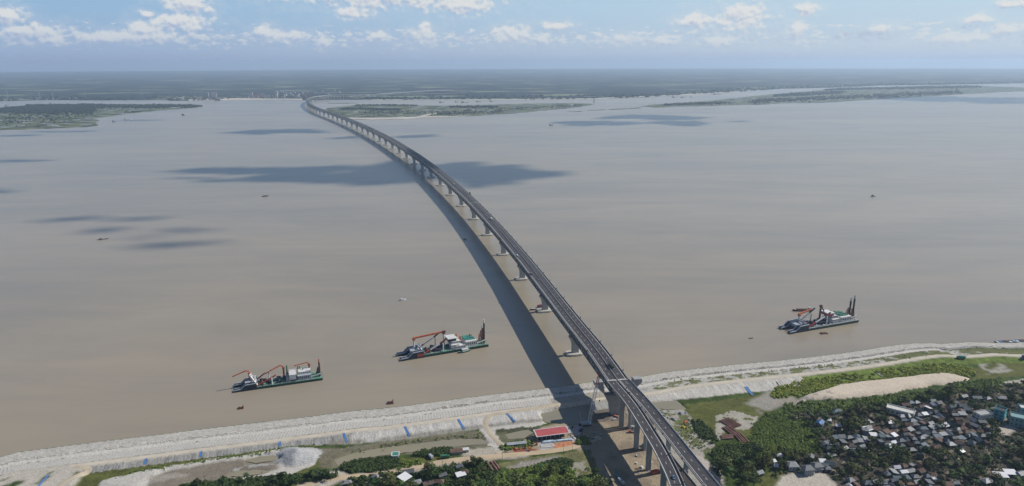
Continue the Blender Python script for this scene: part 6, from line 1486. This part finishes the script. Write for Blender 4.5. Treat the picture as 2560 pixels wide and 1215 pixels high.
bushfield('bright_bushes', [(1930, 995), (1938, 970), (1990, 957), (2100, 941), (2200, 928), (2300, 913), (2360, 908), (2425, 918), (2440, 938), (2380, 940), (2300, 940), (2180, 955), (2100, 965), (2000, 990)], .3, 1.15, 1.6, BUSH[1], 2, .36)
bushfield('bushes', [(1960, 1008), (2100, 1004), (2250, 987), (2380, 964), (2440, 950), (2560, 942), (2640, 938), (2640, 960), (2330, 998), (2110, 1026), (1965, 1030)], .36, 1.3, 1.6, BUSH[0], 3, .40)
bushfield('bushes', [(1728, 1052), (1750, 1050), (1790, 1085), (1792, 1098), (1775, 1110), (1745, 1085)], .6, 1.5, 1.8, BUSH[2], 4, .2)
bushfield('bushes', [(1780, 1135), (1795, 1115), (1880, 1105), (1900, 1120), (1860, 1170), (1800, 1190), (1775, 1165)], .3, 1.4, 1.6, BUSH[2], 14, .35)
bushfield('bushes', [(848, 1168), (880, 1152), (950, 1145), (985, 1150), (1000, 1152), (985, 1168), (920, 1180), (870, 1178)], .8, 1.6, 2.4, BUSH[2], 5, .1)
bushfield('bushes', [(1030, 1136), (1060, 1128), (1100, 1122), (1138, 1122), (1120, 1136), (1060, 1140)], .8, 1.7, 2.4, BUSH[2], 6, .2)
bushfield('bushes', [(1000, 1150), (1070, 1150), (1060, 1160), (1000, 1170)], .3, 1.0, 1.0, BUSH[0], 7, .4)
bushfield('bushes', [(450, 1214), (560, 1200), (700, 1190), (790, 1184), (842, 1186), (842, 1192), (760, 1204), (660, 1212), (450, 1232)], .8, 1.4, 1.8, BUSH[2], 8, .25)
bushfield('bushes', [(1235, 1190), (1300, 1172), (1370, 1160), (1420, 1166), (1445, 1190), (1500, 1190), (1520, 1235), (1235, 1235)], .6, 1.6, 2.2, BUSH[0], 9, .25)
bushfield('bushes', [(1352, 1160), (1392, 1148), (1432, 1152), (1428, 1166), (1390, 1172)], .9, 1.7, 2.4, BUSH[2], 10, .2)
bushfield('bushes', [(1250, 1118), (1275, 1108), (1335, 1100), (1330, 1112), (1270, 1124)], .5, 1.1, 1.2, BUSH[0], 11, .45)
bushfield('bushes', [(1440, 1110), (1452, 1090), (1475, 1096), (1470, 1112)], .8, 1.3, 1.6, BUSH[0], 12, .3)
bushfield('undergrowth', [(1950, 1030), (2230, 1012), (2440, 970), (2640, 950), (2640, 1240), (1900, 1240), (1945, 1140), (2062, 1130), (2050, 1100)], .055, 1.3, 1.4, BUSH[2], 13, .42, .8, 10)
bushfield('undergrowth', [(870, 1196), (1060, 1172), (1200, 1150), (1240, 1160), (1250, 1240), (860, 1240)], .25, 1.5, 1.6, BUSH[2], 15, .3, .8, 12)
bushfield('weeds', [(1650, 1020), (1730, 1040), (1790, 1130), (1740, 1130), (1660, 1070)], .12, .7, .7, BUSH[0], 16, .45, .5, 8)
bushfield('reeds', [(262, 1196), (330, 1179), (500, 1150), (700, 1120), (786, 1110), (792, 1116), (700, 1126), (500, 1157), (335, 1184), (262, 1205)], .5, .6, .6, BUSH[0], 17, .4, .45, 8)
bushfield('weeds', [(840, 1140), (900, 1120), (1000, 1104), (1100, 1092), (1210, 1080), (1212, 1090), (1100, 1100), (1000, 1114), (880, 1136)], .2, .7, .6, BUSH[0], 18, .5, .5, 8)
bushfield('weeds', [(1640, 948), (1700, 942), (1900, 927), (2100, 905), (2300, 885), (2540, 872), (2540, 882), (2300, 900), (2100, 918), (1900, 935), (1700, 955)], .09, .6, .4, BUSH[0], 19, .52, .45, 6)
# ------------------------------------------------------------------ air
hz = MB().box(-41000, 41000, -13000, 41000, -1.2, 392.0)
hm = bpy.data.materials.new('haze'); hm.use_nodes = True; t = hm.node_tree
for n in list(t.nodes):
    if n.type == 'BSDF_PRINCIPLED': t.nodes.remove(n)
pv = nd(t, 'ShaderNodeVolumePrincipled'); pv.inputs['Color'].default_value = (0.64, 0.81, 1.0, 1); pv.inputs['Density'].default_value = 5.4e-5; pv.inputs['Anisotropy'].default_value = 0.25
t.links.new(pv.outputs[0], t.nodes['Material Output'].inputs['Volume'])
o = hz.build('haze', hm); tag(o, kind='stuff')
# ------------------------------------------------------------------ clouds over the river that throw the dark patches on the water
CLM = mat('cloud_white', (.85, .85, .85), 1.0, .04, .002, spec=0)
def cloud(cx, cy, rx, ry, seed, rot=-.12, zc=4000.0):
    """lumpy cumulus, flat below, standing so that its shadow falls at cx, cy"""
    r = random.Random(seed); k = zc / math.tan(SUN_EL)
    ox = cx + math.sin(SUN_AZ) * k; oy = cy + math.cos(SUN_AZ) * k
    b = MB(); n = 110
    ph = [r.uniform(0, 6.28) for _ in range(9)]
    pr_ = [1 + sum(math.sin(f_ * 6.2832 * j / n + ph[i_]) * am for i_, (f_, am) in enumerate(((2, .12), (3, .16), (5, .15), (8, .13), (13, .10), (21, .08), (34, .05)))) + r.uniform(-.05, .05) for j in range(n)]
    rings = []
    for (q, z) in ((.0, 0), (.86, 0), (1.0, .12), (.93, .4), (.66, .8), (.3, 1.0)):
        rg_ = []
        for j in range(n):
            a = 6.2832 * j / n; rad = q * pr_[j] * r.uniform(.985, 1.015)
            x = rx * rad * math.cos(a); y = ry * rad * math.sin(a)
            rg_.append((ox + x * math.cos(rot) - y * math.sin(rot), oy + x * math.sin(rot) + y * math.cos(rot), zc + z * min(rx, ry) * .8 * r.uniform(.8, 1.2)))
        rings.append(rg_)
    b.loft(rings)
    o = b.build('cloud', CLM, smooth=True); tag(o, kind='structure')
def shade(px0, py0, px1, py1, seed, k=1.0, rot=None):
    """the patch of shade between these photo corners comes from a loose flock of puffs"""
    a = at(px0, (py0 + py1) / 2); b_ = at(px1, (py0 + py1) / 2); t_ = at((px0 + px1) / 2, py0); u_ = at((px0 + px1) / 2, py1)
    cx, cy, rx, ry = (a[0] + b_[0]) / 2, (t_[1] + u_[1]) / 2, abs(b_[0] - a[0]) / 2, abs(t_[1] - u_[1]) / 2
    r = random.Random(seed * 7); big = px1 - px0 > 150; n = 7 if big else 2
    for j in range(n):
        f = (j + .5) / n * 2 - 1; w = math.sqrt(max(.15, 1 - f * f * .8))
        cloud(cx + f * rx * .78 + r.uniform(-.1, .1) * rx, cy + r.uniform(-.42, .42) * ry * w, rx * (.38 if big else .7) * r.uniform(.85, 1.3), ry * w * r.uniform(.38, .7), seed * 13 + j, r.uniform(-.12, .06), 4000.0 + 60 * j)
for i, q in enumerate([(490, 408, 930, 440), (640, 426, 1090, 468), (900, 402, 1080, 446), (1040, 405, 1395, 460), (430, 441, 560, 449), (510, 445, 640, 456), (120, 538, 235, 560), (270, 542, 400, 556),
                       (230, 565, 300, 586), (310, 588, 400, 600), (400, 570, 530, 582), (340, 604, 480, 626), (500, 600, 570, 612), (1385, 300, 1600, 316), (1520, 285, 1760, 302), (1640, 300, 1770, 320), (1830, 301, 1880, 307),
                       (575, 322, 830, 338), (0, 398, 125, 408), (830, 340, 900, 350), (1000, 335, 1090, 348), (2270, 240, 2640, 262), (90, 326, 240, 332), (10, 336, 90, 342), (300, 298, 410, 304), (-100, 470, 40, 486)]):
    shade(*q, 100 + i)
